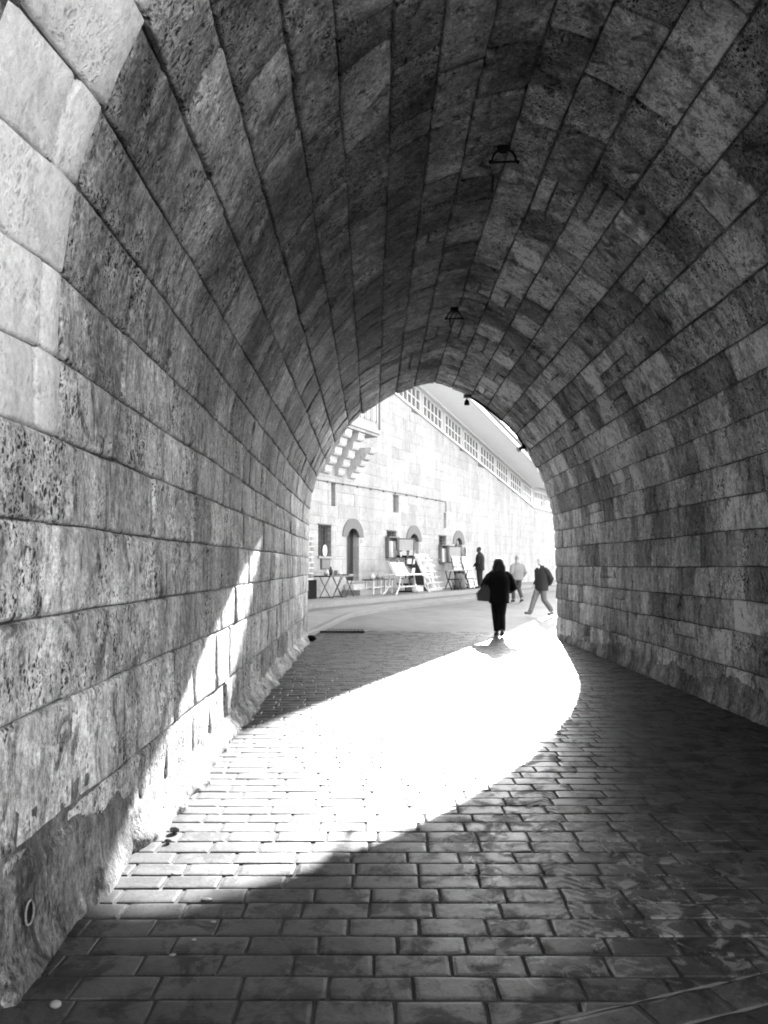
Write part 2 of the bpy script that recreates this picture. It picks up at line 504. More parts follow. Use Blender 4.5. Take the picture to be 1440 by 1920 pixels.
def patch_stone(fn, u0, u1, v0, v1, h, r, gap=0.006, corner=0.012, bev=0.010, rough=0.003, depth=0.05, nu=None, nv=None):
    """one stone on a surface fn(u, v, h): uneven outline, worn arris, slightly uneven face"""
    L, W = u1 - u0, v1 - v0
    nu = nu or max(2, min(9, int(L / 0.11)))
    nv = nv or max(2, min(6, int(W / 0.11)))
    eu, ev = min(0.25, 0.016 / L), min(0.25, 0.016 / W)
    us = [0, eu] + [eu + (1 - 2 * eu) * i / nu for i in range(1, nu)] + [1 - eu, 1]
    vvs = [0, ev] + [ev + (1 - 2 * ev) * i / nv for i in range(1, nv)] + [1 - ev, 1]
    jc = [(r.uniform(-gap, gap) * 0.6, r.uniform(-gap, gap) * 0.6) for _ in range(4)]
    sd = r.uniform(0, 500)
    tilt_u, tilt_v = r.uniform(-1, 1) * rough * 1.2, r.uniform(-1, 1) * rough * 1.2
    chips = [min(r.random() ** 3 * corner * 3 + corner * 0.4, 0.045, 0.07 * min(L, W) + 0.004) for _ in range(4)]
    V, F = [], []
    nu_, nv_ = len(us), len(vvs)
    for j, b in enumerate(vvs):
        for i, a in enumerate(us):
            w = [(1 - a) * (1 - b), a * (1 - b), a * b, (1 - a) * b]
            du = sum(w[k] * jc[k][0] for k in range(4)); dv = sum(w[k] * jc[k][1] for k in range(4))
            edge = i in (0, nu_ - 1) or j in (0, nv_ - 1)
            u = lerp(u0 + gap, u1 - gap, a) + du
            v = lerp(v0 + gap, v1 - gap, b) + dv
            q = None
            if i in (0, nu_ - 1) and j in (0, nv_ - 1):
                q = chips[(1 if i else 0) if j == 0 else (2 if i else 3)]
                u += q if i == 0 else -q
                v += q if j == 0 else -q
            hh = h + tilt_u * (a - 0.5) * 2 + tilt_v * (b - 0.5) * 2 + rough * 1.6 * fbm(u * 5 + sd, v * 5, sd, 3)
            if edge:
                n1 = mnoise.noise(Vector((u * 9 + sd, v * 9, 1.7)))
                if i == 0: u += gap * 0.7 * n1
                elif i == nu_ - 1: u -= gap * 0.7 * n1
                if j == 0: v += gap * 0.7 * n1
                elif j == nv_ - 1: v -= gap * 0.7 * n1
                hh -= bev * (0.7 + 0.6 * r.random())
            V.append(fn(u, v, hh))
    for j in range(nv_ - 1):
        for i in range(nu_ - 1):
            k = j * nu_ + i
            F.append((k, k + 1, k + nu_ + 1, k + nu_))
    loop = list(range(nu_)) + [j * nu_ + nu_ - 1 for j in range(1, nv_)] + [(nv_ - 1) * nu_ + i for i in range(nu_ - 2, -1, -1)] + [j * nu_ for j in range(nv_ - 2, 0, -1)]
    base = len(V)
    for k in loop:
        j, i = divmod(k, nu_)
        a, b = us[i], vvs[j]
        V.append(fn(lerp(u0 + gap, u1 - gap, a), lerp(v0 + gap, v1 - gap, b), h - depth))
    n = len(loop)
    for q in range(n):
        q2 = (q + 1) % n
        F.append((loop[q2], loop[q], base + q, base + q2))
    mb = MB(); mb.v, mb.f = V, F
    return mb

def shell(name, s0, s1, mat, root=None, back=0.30):
    """the mortar bed behind the stones, a solid curved slab"""
    mb = MB()
    ns = max(2, int((s1 - s0) / 0.12))
    ys = [lerp(Y_NEAR + 0.01, Y_RING, i / 7) for i in range(8)] + [Y_RING + (Y_FAR - 0.01 - Y_RING) * i / 14 for i in range(1, 15)]
    V, F = [], []
    for j, y in enumerate(ys):
        for i in range(ns + 1): V.append(tun(lerp(s0, s1, i / ns), y, -0.012))
    for j, y in enumerate(ys):
        for i in range(ns + 1): V.append(tun(lerp(s0, s1, i / ns), y, -back))
    m = ns + 1; B = m * len(ys)
    for j in range(len(ys) - 1):
        for i in range(ns):
            k = j * m + i
            F += [(k, k + 1, k + m + 1, k + m), (B + k, B + k + m, B + k + m + 1, B + k + 1)]
        F += [(j * m, (j + 1) * m, B + (j + 1) * m, B + j * m), (j * m + ns, B + j * m + ns, B + (j + 1) * m + ns, (j + 1) * m + ns)]
    e = (len(ys) - 1) * m
    for i in range(ns): F += [(i, B + i, B + i + 1, i + 1), (e + i, e + i + 1, B + e + i + 1, B + e + i)]
    mb.v, mb.f = V, F
    return mb.build(name, mat, root, smooth=False)

# courses round the section
left_z = [0.0, 0.50, 1.00, 1.37, 1.75, 2.12, 2.45, 2.81, 3.18, 3.52]
right_z = [0.0, 0.46, 0.86, 1.20, 1.56, 1.95, 2.32, 2.68, 3.06, 3.40, 3.72]
left_s = [s_of_z(max(z, 0.0)) for z in left_z]
right_s = [s_of_z(z, False) for z in right_z]
sA, sB = left_s[-1], right_s[-1]
NV = 15
vault_s = [sA]
for i in range(1, NV): vault_s.append(lerp(sA, sB, i / NV) + rnd.uniform(-0.03, 0.03))
vault_s.append(sB)
ALL_S = left_s[:-1] + vault_s[:-1] + right_s[::-1]

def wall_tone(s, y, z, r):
    """stone tone, with painted shade high on the left: clean low on the left, soot-grey in the crown, patched on the right"""
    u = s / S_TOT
    if u < 0.5: t = lerp(0.52, 0.26, sstep(0.12, 0.26, u))  # soot tone plus painted shade where the light stops at the ring
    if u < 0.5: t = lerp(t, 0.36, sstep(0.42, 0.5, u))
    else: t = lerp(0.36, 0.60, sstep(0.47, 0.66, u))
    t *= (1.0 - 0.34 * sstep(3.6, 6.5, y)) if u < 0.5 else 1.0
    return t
PORTAL_LIT_TONE = 0.9  # ring at the mouth painted paler to stand for light falling there

def wob(u, v): return (0.016 * mnoise.noise(Vector((u * 0.55, v * 0.9, 4.0))) + 0.007 * mnoise.noise(Vector((u * 2.3, v * 2.1, 9.0)))) * min(1.0, v, max(0.0, S_TOT - v))
def lay_courses(root, cuts, name, mat, r, tone_fn, lmin, lmax, gap, rough, corner, left):
    n = 0
    for c in range(len(cuts) - 1):
        v0, v1 = cuts[c], cuts[c + 1]
        sm = (v0 + v1) / 2
        zmid = prof(sm)[1]
        lit_ring = zmid > 2.0
        y = Y_NEAR
        stops = []
        if lit_ring:
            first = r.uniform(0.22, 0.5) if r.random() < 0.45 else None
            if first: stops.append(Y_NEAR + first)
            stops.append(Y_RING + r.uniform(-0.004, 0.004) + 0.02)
        y = stops[-1] if stops else Y_NEAR + r.uniform(0.15, 0.7)
        if not stops: stops.append(y)
        while y < Y_FAR:
            L = r.uniform(lmin, lmax) * (0.85 if name == 'vault_stone' and sm > S_TOT * 0.49 else 1.0)
            if r.random() < 0.16: L = r.uniform(0.28, 0.45)
            y += L
            if Y_FAR - y < 0.28: y = Y_FAR
            stops.append(min(y, Y_FAR))
        a = Y_NEAR
        for b in stops:
            ym = (a + b) / 2
            ring = lit_ring and b <= Y_RING + 0.09
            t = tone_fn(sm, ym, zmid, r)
            if ring: t = lerp(0.65, PORTAL_LIT_TONE, sstep(2.0, 3.0, zmid)) * r.uniform(0.95, 1.05)  # light on the ring painted as paler stone, stronger higher up
            elif left and zmid < 3.0 and a < Y_NEAR + 0.01: t *= 1.15  # first stones low at the mouth paled to carry that painted light down
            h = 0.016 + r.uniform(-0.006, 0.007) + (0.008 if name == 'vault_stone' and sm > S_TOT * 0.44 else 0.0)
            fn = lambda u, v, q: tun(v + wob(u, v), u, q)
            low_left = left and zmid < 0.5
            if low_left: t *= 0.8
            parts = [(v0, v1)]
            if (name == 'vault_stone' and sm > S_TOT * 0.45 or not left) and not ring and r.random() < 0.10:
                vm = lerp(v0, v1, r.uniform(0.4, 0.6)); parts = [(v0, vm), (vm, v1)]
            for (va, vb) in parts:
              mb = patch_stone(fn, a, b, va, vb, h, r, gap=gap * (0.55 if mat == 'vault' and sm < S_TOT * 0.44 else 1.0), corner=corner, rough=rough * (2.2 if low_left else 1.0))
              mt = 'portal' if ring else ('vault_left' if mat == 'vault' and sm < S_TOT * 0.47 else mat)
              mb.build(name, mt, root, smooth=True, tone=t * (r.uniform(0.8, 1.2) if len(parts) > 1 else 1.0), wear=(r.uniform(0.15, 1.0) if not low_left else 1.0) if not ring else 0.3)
              n += 1
            a = b
    return n

# ------------------------------------------------------------------ ground, road, pavement
U = (0.454, 0.891)           # along the facade across the street
N = (0.891, -0.454)          # out of that facade, into the street
O = (-2.05, 23.9)
def F3(t, b, z): return (O[0] + U[0] * t + N[0] * b, O[1] + U[1] * t + N[1] * b, z)
def to_f(x, y):
    dx, dy = x - O[0], y - O[1]
    return dx * U[0] + dy * U[1], dx * N[0] + dy * N[1]
def road_z(x, y):
    t, b = to_f(x, y)
    return 0.27 * max(0.0, min(1.0, (8.5 - b) / 5.5)) * sstep(16.3, 19.6, y)
TERR = 0.58

mb = MB()
mb.add([(-400, -400, -0.06), (400, -400, -0.06), (400, 900, -0.06), (-400, 900, -0.06)], [(0, 1, 2, 3)])
kind(mb.build('ground', 'ground'), 'structure')

mb = MB()           # street between the passage and the facade
nx, ny = 44, 40
xs = [-6 + 46 * (i / nx) ** 1.2 for i in range(nx + 1)]
ys = [16.9 + 60 * (j / ny) ** 1.6 for j in range(ny + 1)]
for y in ys:
    for x in xs: mb.v.append((x, y, road_z(x, y) - 0.004 + 0.006 * fbm(x * 0.7, y * 0.7, 3, 2)))
for j in range(ny):
    for i in range(nx):
        k = j * (nx + 1) + i
        mb.f.append((k, k + 1, k + nx + 2, k + nx + 1))
kind(mb.build('road', 'road', smooth=True), 'structure')

# pavement strip between kerb and terrace (kerb line runs with the facade, then turns to the passage's left jamb)
kerb_line = [(-1.66, 16.35), (-1.50, 17.0), (-1.28, 17.8), (-1.02, 18.6), (-0.78, 19.3)]
t0 = to_f(-0.62, 19.75)[0]
for i in range(1, 26): kerb_line.append(F3(t0 + 0.15 + i * 1.7, 3.02, 0)[:2])
mb = MB(); top = MB()
pv = []
for i, (x, y) in enumerate(kerb_line):
    a = kerb_line[max(i - 1, 0)]; b = kerb_line[min(i + 1, len(kerb_line) - 1)]
    dx, dy = b[0] - a[0], b[1] - a[1]
    L = math.hypot(dx, dy)
    nx_, ny_ = -dy / L, dx / L          # away from the road
    zr = road_z(x, y)
    zt = zr + 0.11
    t, _ = to_f(x, y)
    w = F3(t, 2.1, 0)
    pv.append(((x, y, zr - 0.1), (x, y, zt - 0.015), (x + nx_ * 0.02, y + ny_ * 0.02, zt), (x + nx_ * 0.16, y + ny_ * 0.16, zt),
               (w[0], w[1], max(zt, 0.36)) if i > 3 else F3(t - 1.0, 2.1, 0.36)))
for i in range(len(pv) - 1):
    a, b = pv[i], pv[i + 1]
    for k in range(3): mb.add([a[k], b[k], b[k + 1], a[k + 1]], [(0, 1, 2, 3)])
    top.add([a[3], b[3], b[4], a[4]], [(0, 1, 2, 3)])
kind(mb.build('kerb', 'kerb', smooth=False), 'structure')
kind(top.build('pavement', 'terrace'), 'structure')

# ------------------------------------------------------------------ passage paving
def clip_poly(poly, nx, ny, c):
    out = []
    for i in range(len(poly)):
        p, q = poly[i], poly[(i + 1) % len(poly)]
        dp, dq = p[0] * nx + p[1] * ny - c, q[0] * nx + q[1] * ny - c
        if dp >= 0: out.append(p)
        if (dp >= 0) != (dq >= 0):
            t = dp / (dp - dq)
            out.append((lerp(p[0], q[0], t), lerp(p[1], q[1], t)))
    return out
def poly_area(p): return abs(sum(p[i][0] * p[(i + 1) % len(p)][1] - p[(i + 1) % len(p)][0] * p[i][1] for i in range(len(p)))) / 2
def floor_z(x, y): return 0.006 * fbm(x * 0.5, y * 0.5, 9, 2) + road_z(x, y)
pave_r = random.Random(11)
pavers = []
# skew joint at the near right where an older strip of paving meets the rows
SK = (0.614, 2.605); SKD = (0.945, 0.325); SKN = (-0.325, 0.945)
skc = SK[0] * SKN[0] + SK[1] * SKN[1]
row, y = 0, 1.62
while y < 17.3:
    wdt = 0.158 * pave_r.uniform(0.96, 1.04)
    x = -2.2 + (0.15 if row % 2 else 0.0) + pave_r.uniform(-0.03, 0.03)
    drift = 0.0
    while x < X_R + 0.1:
        L = 0.298 * pave_r.uniform(0.88, 1.12)
        poly = [(x, y), (x + L, y), (x + L, y + wdt), (x, y + wdt)]
        ym = y + wdt / 2
        poly = clip_poly(poly, 1, 0, x_left(ym) + 0.0)
        poly = clip_poly(poly, -1, 0, -(X_R - 0.0)) if len(poly) > 2 else poly
        if len(poly) > 2: poly = clip_poly(poly, SKN[0], SKN[1], skc)
        if len(poly) > 2 and poly_area(poly) > 0.006: pavers.append((poly, 0))
        x += L
    y += wdt
    row += 1
for k in range(7):        # older skew strip
    a = -3.0 + (0.17 if k % 2 else 0)
    while a < 5.0:
        L = 0.33 * pave_r.uniform(0.95, 1.05)
        b0, b1 = -0.165 * (k + 1), -0.165 * k
        poly = [(SK[0] + SKD[0] * p + SKN[0] * q, SK[1] + SKD[1] * p + SKN[1] * q) for p, q in ((a, b0), (a + L, b0), (a + L, b1), (a, b1))]
        for pl in ((1, 0, x_left(2.0)), (-1, 0, -X_R), (0, 1, 1.62)):
            if len(poly) > 2: poly = clip_poly(poly, *pl)
        if len(poly) > 2 and poly_area(poly) > 0.006: pavers.append((poly, 1))
        a += L
def paver_mesh(poly, r, skew, fine=True):
    n = len(poly)
    cx, cy = sum(p[0] for p in poly) / n, sum(p[1] for p in poly) / n
    g = 0.0048 if not skew else 0.009
    dz = r.uniform(-0.002, 0.002)
    tx, ty = r.uniform(-0.006, 0.006), r.uniform(-0.008, 0.008)
    ax = SKD if skew else (1.0, 0.0)
    bx_ = SKN if skew else (0.0, 1.0)
    def ins(p, d):
        vx, vy = cx - p[0], cy - p[1]
        a = vx * ax[0] + vy * ax[1]; b = vx * bx_[0] + vy * bx_[1]
        a = math.copysign(min(d, abs(a)), a); b = math.copysign(min(d, abs(b)), b)
        return (p[0] + ax[0] * a + bx_[0] * b, p[1] + ax[1] * a + bx_[1] * b)
    # break the long sides so the arrises can wander, knock the corners off
    pts = []
    for i in range(n):
        p, q = poly[i], poly[(i + 1) % n]
        L = math.dist(p, q)
        m_ = 1 if (not fine or L < 0.06) else (4 if L > 0.2 else 2)
        for k in range(m_):
            pts.append((lerp(p[0], q[0], k / m_), lerp(p[1], q[1], k / m_), k == 0))
    w_ = [(r.uniform(0.0, 0.0035) + (0.005 * r.random() ** 2 if c_ else 0.0)) if fine else 0.0 for _, _, c_ in pts]
    n = len(pts)
    V = []
    for d, z in ((g, -0.03), (g, -0.0035), (g + 0.0022, -0.0008), (g + 0.016, 0.0006)):
        for p, e in zip(pts, w_):
            q = ins(p, d + e)
            V.append((q[0], q[1], z + dz + floor_z(q[0], q[1]) + tx * (q[0] - cx) + ty * (q[1] - cy)))
    Fs = []
    for k in range(3):
        for i in range(n):
            j = (i + 1) % n
            Fs.append((k * n + i, k * n + j, (k + 1) * n + j, (k + 1) * n + i))
    Fs.append(tuple(3 * n + i for i in range(n)))
    return V, Fs
def set_tone(o, tones):
    at = o.data.attributes.new('tone', 'FLOAT', 'FACE')
    at.data.foreach_set('value', tones)
mb = MB()
gx, gy = 8, 44
for j in range(gy + 1):
    for i in range(gx + 1):
        x_, y_ = -2.2 + 6.2 * i / gx, 1.4 + 16.0 * j / gy
        mb.v.append((x_, y_, floor_z(x_, y_) - 0.0075))
for j in range(gy):
    for i in range(gx):
        k = j * (gx + 1) + i
        mb.f.append((k, k + 1, k + gx + 2, k + gx + 1))
paving = kind(mb.build('paving', 'sand'), 'structure')
def seen_key(p):
    cx = sum(q[0] for q in p[0]) / len(p[0]); cy = sum(q[1] for q in p[0]) / len(p[0])
    inside = abs(cx) / cy < 0.53 and cy > 2.55
    return (not inside, cy)
pavers.sort(key=seen_key)
far = MB(); far_t = []
def paver_tone(poly, skew):
    t = 0.052 * pave_r.uniform(0.78, 1.25)
    if pave_r.random() < 0.08: t *= 0.7
    return t
for i, (poly, sk) in enumerate(pavers):
    V, Fs = paver_mesh(poly, pave_r, sk, i < 700)
    t = paver_tone(poly, sk)
    if i < 300:
        m1 = MB(); m1.v, m1.f = V, Fs
        o = m1.build('paver', 'paver', paving)
        set_tone(o, [t] * len(Fs))
    else:
        far.add(V, Fs); far_t += [t] * len(Fs)
o = kind(far.build('distant_pavers', 'paver', paving), 'stuff')
set_tone(o, far_t)
for q_, a0, a1 in ((0.0, -0.35, 3.2), (-0.165, -0.9, 3.0)):
    mb = MB()
    nn = int((a1 - a0) / 0.05)
    for i in range(nn + 1):
        a = lerp(a0, a1, i / nn)
        w_ = max(0.0008, 0.006 + 0.011 * fbm(a * 5, q_, 3, 3))
        for e in (-1, 1):
            x_, y_ = SK[0] + SKD[0] * a + SKN[0] * (q_ + e * w_), SK[1] + SKD[1] * a + SKN[1] * (q_ + e * w_)
            mb.v.append((x_, y_, floor_z(x_, y_) - 0.0012))
    for i in range(nn): mb.f.append((2 * i, 2 * i + 1, 2 * i + 3, 2 * i + 2))
    mb.build('mortar_joint', 'kerb', paving)
mb = MB()      # ground behind the camera
mb.add([(-12, -25, -0.004), (14, -25, -0.004), (14, 1.7, -0.004), (-12, 1.7, -0.004)], [(0, 1, 2, 3)])
kind(mb.build('forecourt', 'road'), 'structure')

# ------------------------------------------------------------------ passage walls and vault
wr = random.Random(23)
left_wall = tag(shell('passage_wall', 0.0, sA, 'mortar'), 'left wall of the vaulted passage, pale worn limestone blocks', 'wall')
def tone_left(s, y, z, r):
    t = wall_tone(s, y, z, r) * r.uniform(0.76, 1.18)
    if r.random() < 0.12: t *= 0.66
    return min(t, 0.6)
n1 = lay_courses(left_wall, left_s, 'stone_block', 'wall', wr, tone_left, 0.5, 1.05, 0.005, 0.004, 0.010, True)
right_wall = tag(shell('passage_wall', sB, S_TOT, 'mortar'), 'right wall of the vaulted passage, patchwork of grey stone blocks', 'wall')
def tone_right(s, y, z, r):
    t = wall_tone(s, y, z, r) * r.uniform(0.55, 1.35)
    if r.random() < 0.07: t *= 1.75
    if r.random() < 0.10: t *= 0.6
    return min(t, 0.85)
n2 = lay_courses(right_wall, right_s[::-1], 'stone_block', 'wall', wr, tone_right, 0.45, 0.95, 0.006, 0.006, 0.012, False)
vault = tag(shell('passage_vault', sA, sB, 'mortar'), 'pointed barrel vault of soot-dark stone over the passage', 'vault')
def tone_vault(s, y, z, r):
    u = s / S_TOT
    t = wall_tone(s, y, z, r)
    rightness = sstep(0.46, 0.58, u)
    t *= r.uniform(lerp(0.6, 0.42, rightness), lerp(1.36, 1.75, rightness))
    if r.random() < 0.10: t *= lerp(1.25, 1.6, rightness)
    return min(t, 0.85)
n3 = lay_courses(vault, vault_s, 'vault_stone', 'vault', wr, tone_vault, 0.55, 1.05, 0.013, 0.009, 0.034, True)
print('STONES', n1, n2, n3, 'PAVERS', len(pavers))

# cement render smeared over the feet of both walls: thick where it stuck, gone where it fell off
def render_skirt(parent, left, y0, y1, hmax, seed, lift, foot, nm='plaster_skirt', mat='plaster'):
    mb = MB()
    ny_, nz_ = int((y1 - y0) / 0.03), max(10, int(hmax / 0.022))
    for j in range(ny_ + 1):
        y_ = lerp(y0, y1, j / ny_)
        for i in range(nz_ + 1):
            z_ = i / nz_ * hmax
            s_ = s_of_z(z_) if left else s_of_z(z_, False)
            hm = hmax * (0.60 + 0.34 * mnoise.noise(Vector((y_ * 0.8 + seed, 0, 0))) + 0.10 * fbm(y_ * 3.1, seed, z_ * 2.5, 5))
            th = lift * (1 - sstep(hm - 0.035, hm + 0.012, z_)) - 0.010
            th += foot * sstep(0.17, 0.0, z_) * max(0.0, 0.8 + 0.6 * fbm(y_ * 2.3, seed + 4, z_ * 2, 4))
            th += 0.010 * fbm(y_ * 2.3 + seed, z_ * 2.3, 2.0, 3) + 0.006 * fbm(y_ * 12, z_ * 9, seed, 4)
            endf = sstep(y0, y0 + 0.35, y_) * sstep(y1, y1 - 0.35, y_) if y0 > 3 else sstep(y1, y1 - 0.35, y_)
            th = lerp(-0.03, th, endf)
            if j in (0, ny_) or i == nz_: th = min(th, -0.02)
            p = tun(s_, y_, 0.016 + th)
            mb.v.append((p[0], p[1], p[2] - (0.03 if i == 0 else 0)))
    for j in range(ny_):
        for i in range(nz_):
            k = j * (nz_ + 1) + i
            mb.f.append((k, k + 1, k + nz_ + 2, k + nz_ + 1))
    return mb.build(nm, mat, parent, smooth=True)
render_skirt(left_wall, True, Y_NEAR + 0.02, 4.35, 0.66, 3.0, 0.024, 0.05)
render_skirt(left_wall, True, 3.95, 16.3, 0.32, 8.0, 0.030, 0.12, mat='plaster_pale')
render_skirt(right_wall, False, 4.0, 13.5, 0.46, 15.0, 0.022, 0.05, mat='plaster_pale')
render_skirt(right_wall, False, 13.1, 16.4, 0.26, 21.0, 0.02, 0.05, mat='plaster_pale')

# solid building over and around the passage
def mass():
    mb = MB()
    ns = 90
    ring = [prof(S_TOT * i / ns) for i in range(ns + 1)]
    def face(y):
        xl = x_left(y); c, k = (xl + X_R) / 2, (X_R - xl) / 2 / 2.755
        kk = k * (2.755 + 0.20) / 2.755
        return [(c + p[0] * kk, y, p[1] + (0.2 * max(0.0, (p[1] - 2.6) / 3.0))) for p in ring]
    X0, X1, Z1 = -9.0, 13.0, 9.0
    for y, f_ in ((Y_NEAR + 0.03, face(Y_NEAR + 0.03)), (Y_FAR - 0.03, face(Y_FAR - 0.03))):
        o = len(mb.v)
        outer = []
        for p in f_:
            a = math.atan2(p[2] - 2.6, p[0] - 1.1)
            if p[2] <= 2.6: outer.append((X0 if p[0] < 1.1 else X1, y, p[2]))
            else:
                dx, dz = math.cos(a), math.sin(a)
                t = min(((X1 - 1.1) / dx) if dx > 1e-6 else ((X0 - 1.1) / dx if dx < -1e-6 else 1e9), (Z1 - 2.6) / dz)
                outer.append((1.1 + dx * t, y, 2.6 + dz * t))
        mb.v += f_ + outer
        m = len(f_)
        for i in range(m - 1): mb.f.append((o + i, o + i + 1, o + m + i + 1, o + m + i))
    ya, yb = Y_NEAR + 0.03, Y_FAR - 0.03
    mb.add([(X0, ya, -0.1), (X0, yb, -0.1), (X0, yb, Z1), (X0, ya, Z1)], [(0, 1, 2, 3)])
    mb.add([(X1, ya, -0.1), (X1, yb, -0.1), (X1, yb, Z1), (X1, ya, Z1)], [(0, 1, 2, 3)])
    mb.add([(X0, ya, Z1), (X1, ya, Z1), (X1, yb, Z1), (X0, yb, Z1)], [(0, 1, 2, 3)])
    return mb
MASS_O = tag(mass().build('gatehouse', 'mass'), 'solid masonry of the gatehouse around the vaulted passage', 'building')

# unseen walls and roof slab, added to shape the sky light reaching the near mouth
BACK = [(-9.0, -2.6, -24.0, 2.0, -0.05, 9.0), (-9.0, 13.0, -34.0, -25.0, -0.05, 11.0), (-2.59, 8.5, -12.0, 0.9, 6.9, 7.4), (8.0, 8.6, -12.0, -11.2, -0.05, 6.89)]
gate = bpy.data.objects['gatehouse']
for (xa, xb, ya, yb, za, zb) in BACK:
    mb = MB(); mb.box(xa, xb, ya, yb, za, zb)
    mb.build('added_shade_block', 'mass', gate)

# ------------------------------------------------------------------ building across the street
bld = thing('stone_building', 'long pale stone building with sloping glazed gallery across the street', 'building', F3(6, 0, 0))
def sill_z(t): return 8.2 - (t - 5.19) * 0.156 if t < 24.6 else 5.17
def eave_z(t): return sill_z(t) + (1.22 if t < 24.6 else lerp(1.22, 1.45, sstep(24.6, 27, t)))
openings = []      # t0, t1, z0, z1
DOORS = [(1.72, 2.58), (6.70, 7.66), (11.72, 12.58)]
WINS = [(-0.10, 0.70), (4.74, 5.55), (9.80, 10.66)]
for a, b in DOORS: openings.append((a, b, 1.05, 2.86))
for a, b in WINS: openings.append((a, b, 1.87, 2.88))
SLITS = [(0.70, 0.96, 3.54, 4.30), (5.28, 5.79, 3.62, 4.30), (10.35, 10.66, 3.24, 3.92)]
openings += SLITS
BAY = (-4.0, 2.15)
def minus(rects, h):
    out = []
    for (a, b, c, d) in rects:
        if h[1] <= a or h[0] >= b or h[3] <= c or h[2] >= d: out.append((a, b, c, d)); continue
        if h[2] > c: out.append((a, b, c, h[2]))
        if h[3] < d: out.append((a, b, h[3], d))
        c2, d2 = max(c, h[2]), min(d, h[3])
        if h[0] > a: out.append((a, h[0], c2, d2))
        if h[1] < b: out.append((h[1], b, c2, d2))
    return [q for q in out if q[1] - q[0] > 0.03 and q[3] - q[2] > 0.03]
fr = random.Random(5)
wallb = MB()
# wall core, behind the facing stones; deep enough for the openings' reveals
ts = [-12 + 1.0 * i for i in range(60)]
for i in range(len(ts) - 1):
    a, b = ts[i], ts[i + 1]
    p = [F3(a, -0.32, 0.0), F3(b, -0.32, 0.0), F3(b, -1.2, 0.0), F3(a, -1.2, 0.0), F3(a, -0.32, sill_z(a)), F3(b, -0.32, sill_z(b)), F3(b, -1.2, sill_z(b)), F3(a, -1.2, sill_z(a))]
    wallb.hexa(p)
wall_core = wallb.build('wall', 'mortar_pale', bld)
pieces = []
z = TERR - 0.5
crs = [0.0]
while crs[-1] < 10.5: crs.append(crs[-1] + fr.choice((0.40, 0.43, 0.46)))
for c in range(len(crs) - 1):
    t = -9.0 + fr.uniform(0, 0.8)
    while t < 40:
        L = fr.uniform(0.75, 1.45)
        a, b = t, t + L
        top = min(sill_z(a), sill_z(b)) - 0.01
        if crs[c] < top - 0.05:
            rs = [(a, b, crs[c], min(crs[c + 1], max(sill_z(a), sill_z(b)) - 0.01))]
            for h in openings: rs = minus(rs, h)
            pieces += rs
        t = b
def fac_fn(u, v, h): return F3(u, h, v)
def visible_piece(q): return -1.8 < q[0] < 15.0 and q[2] > 0.5
near = [q for q in pieces if visible_piece(q)]
rest = [q for q in pieces if not visible_piece(q)]
near.sort(key=lambda q: -(q[1] - q[0]) * (q[3] - q[2]) / (20 + q[0]) ** 2)
rest += near[300:]
near = near[:300]
def shaped(q):
    """stone whose top follows the sloping sill where the wall runs out"""
    a, b, c, d = q
    def fn(u, v, h):
        lim = sill_z(u) - 0.015
        return F3(u, h, min(v, lim))
    return fn
for q in near:
    mb = patch_stone(shaped(q), q[0], q[1], q[2], q[3], fr.uniform(-0.003, 0.003), fr, gap=0.0022, corner=0.002, bev=0.003, rough=0.0015, depth=0.33, nu=2, nv=1)
    mb.build('facade_stone', 'facade', bld, smooth=False, tone=0.345 * fr.uniform(0.9, 1.08), wear=fr.uniform(0.1, 0.5))
mb = MB()
for q in rest:
    m1 = patch_stone(shaped(q), q[0], q[1], q[2], q[3], fr.uniform(-0.003, 0.003), fr, gap=0.0022, corner=0.002, bev=0.003, rough=0.0015, depth=0.33, nu=2, nv=1)
    mb.add(m1.v, m1.f)
o = kind(mb.build('distant_facade_stones', 'facade', bld, tone=0.345, wear=0.3), 'stuff')

def fbox(mb, t0, t1, b0, b1, z0, z1): return mb.box(t0, t1, b0, b1, z0, z1, fn=lambda x, y, z: F3(x, y, z))

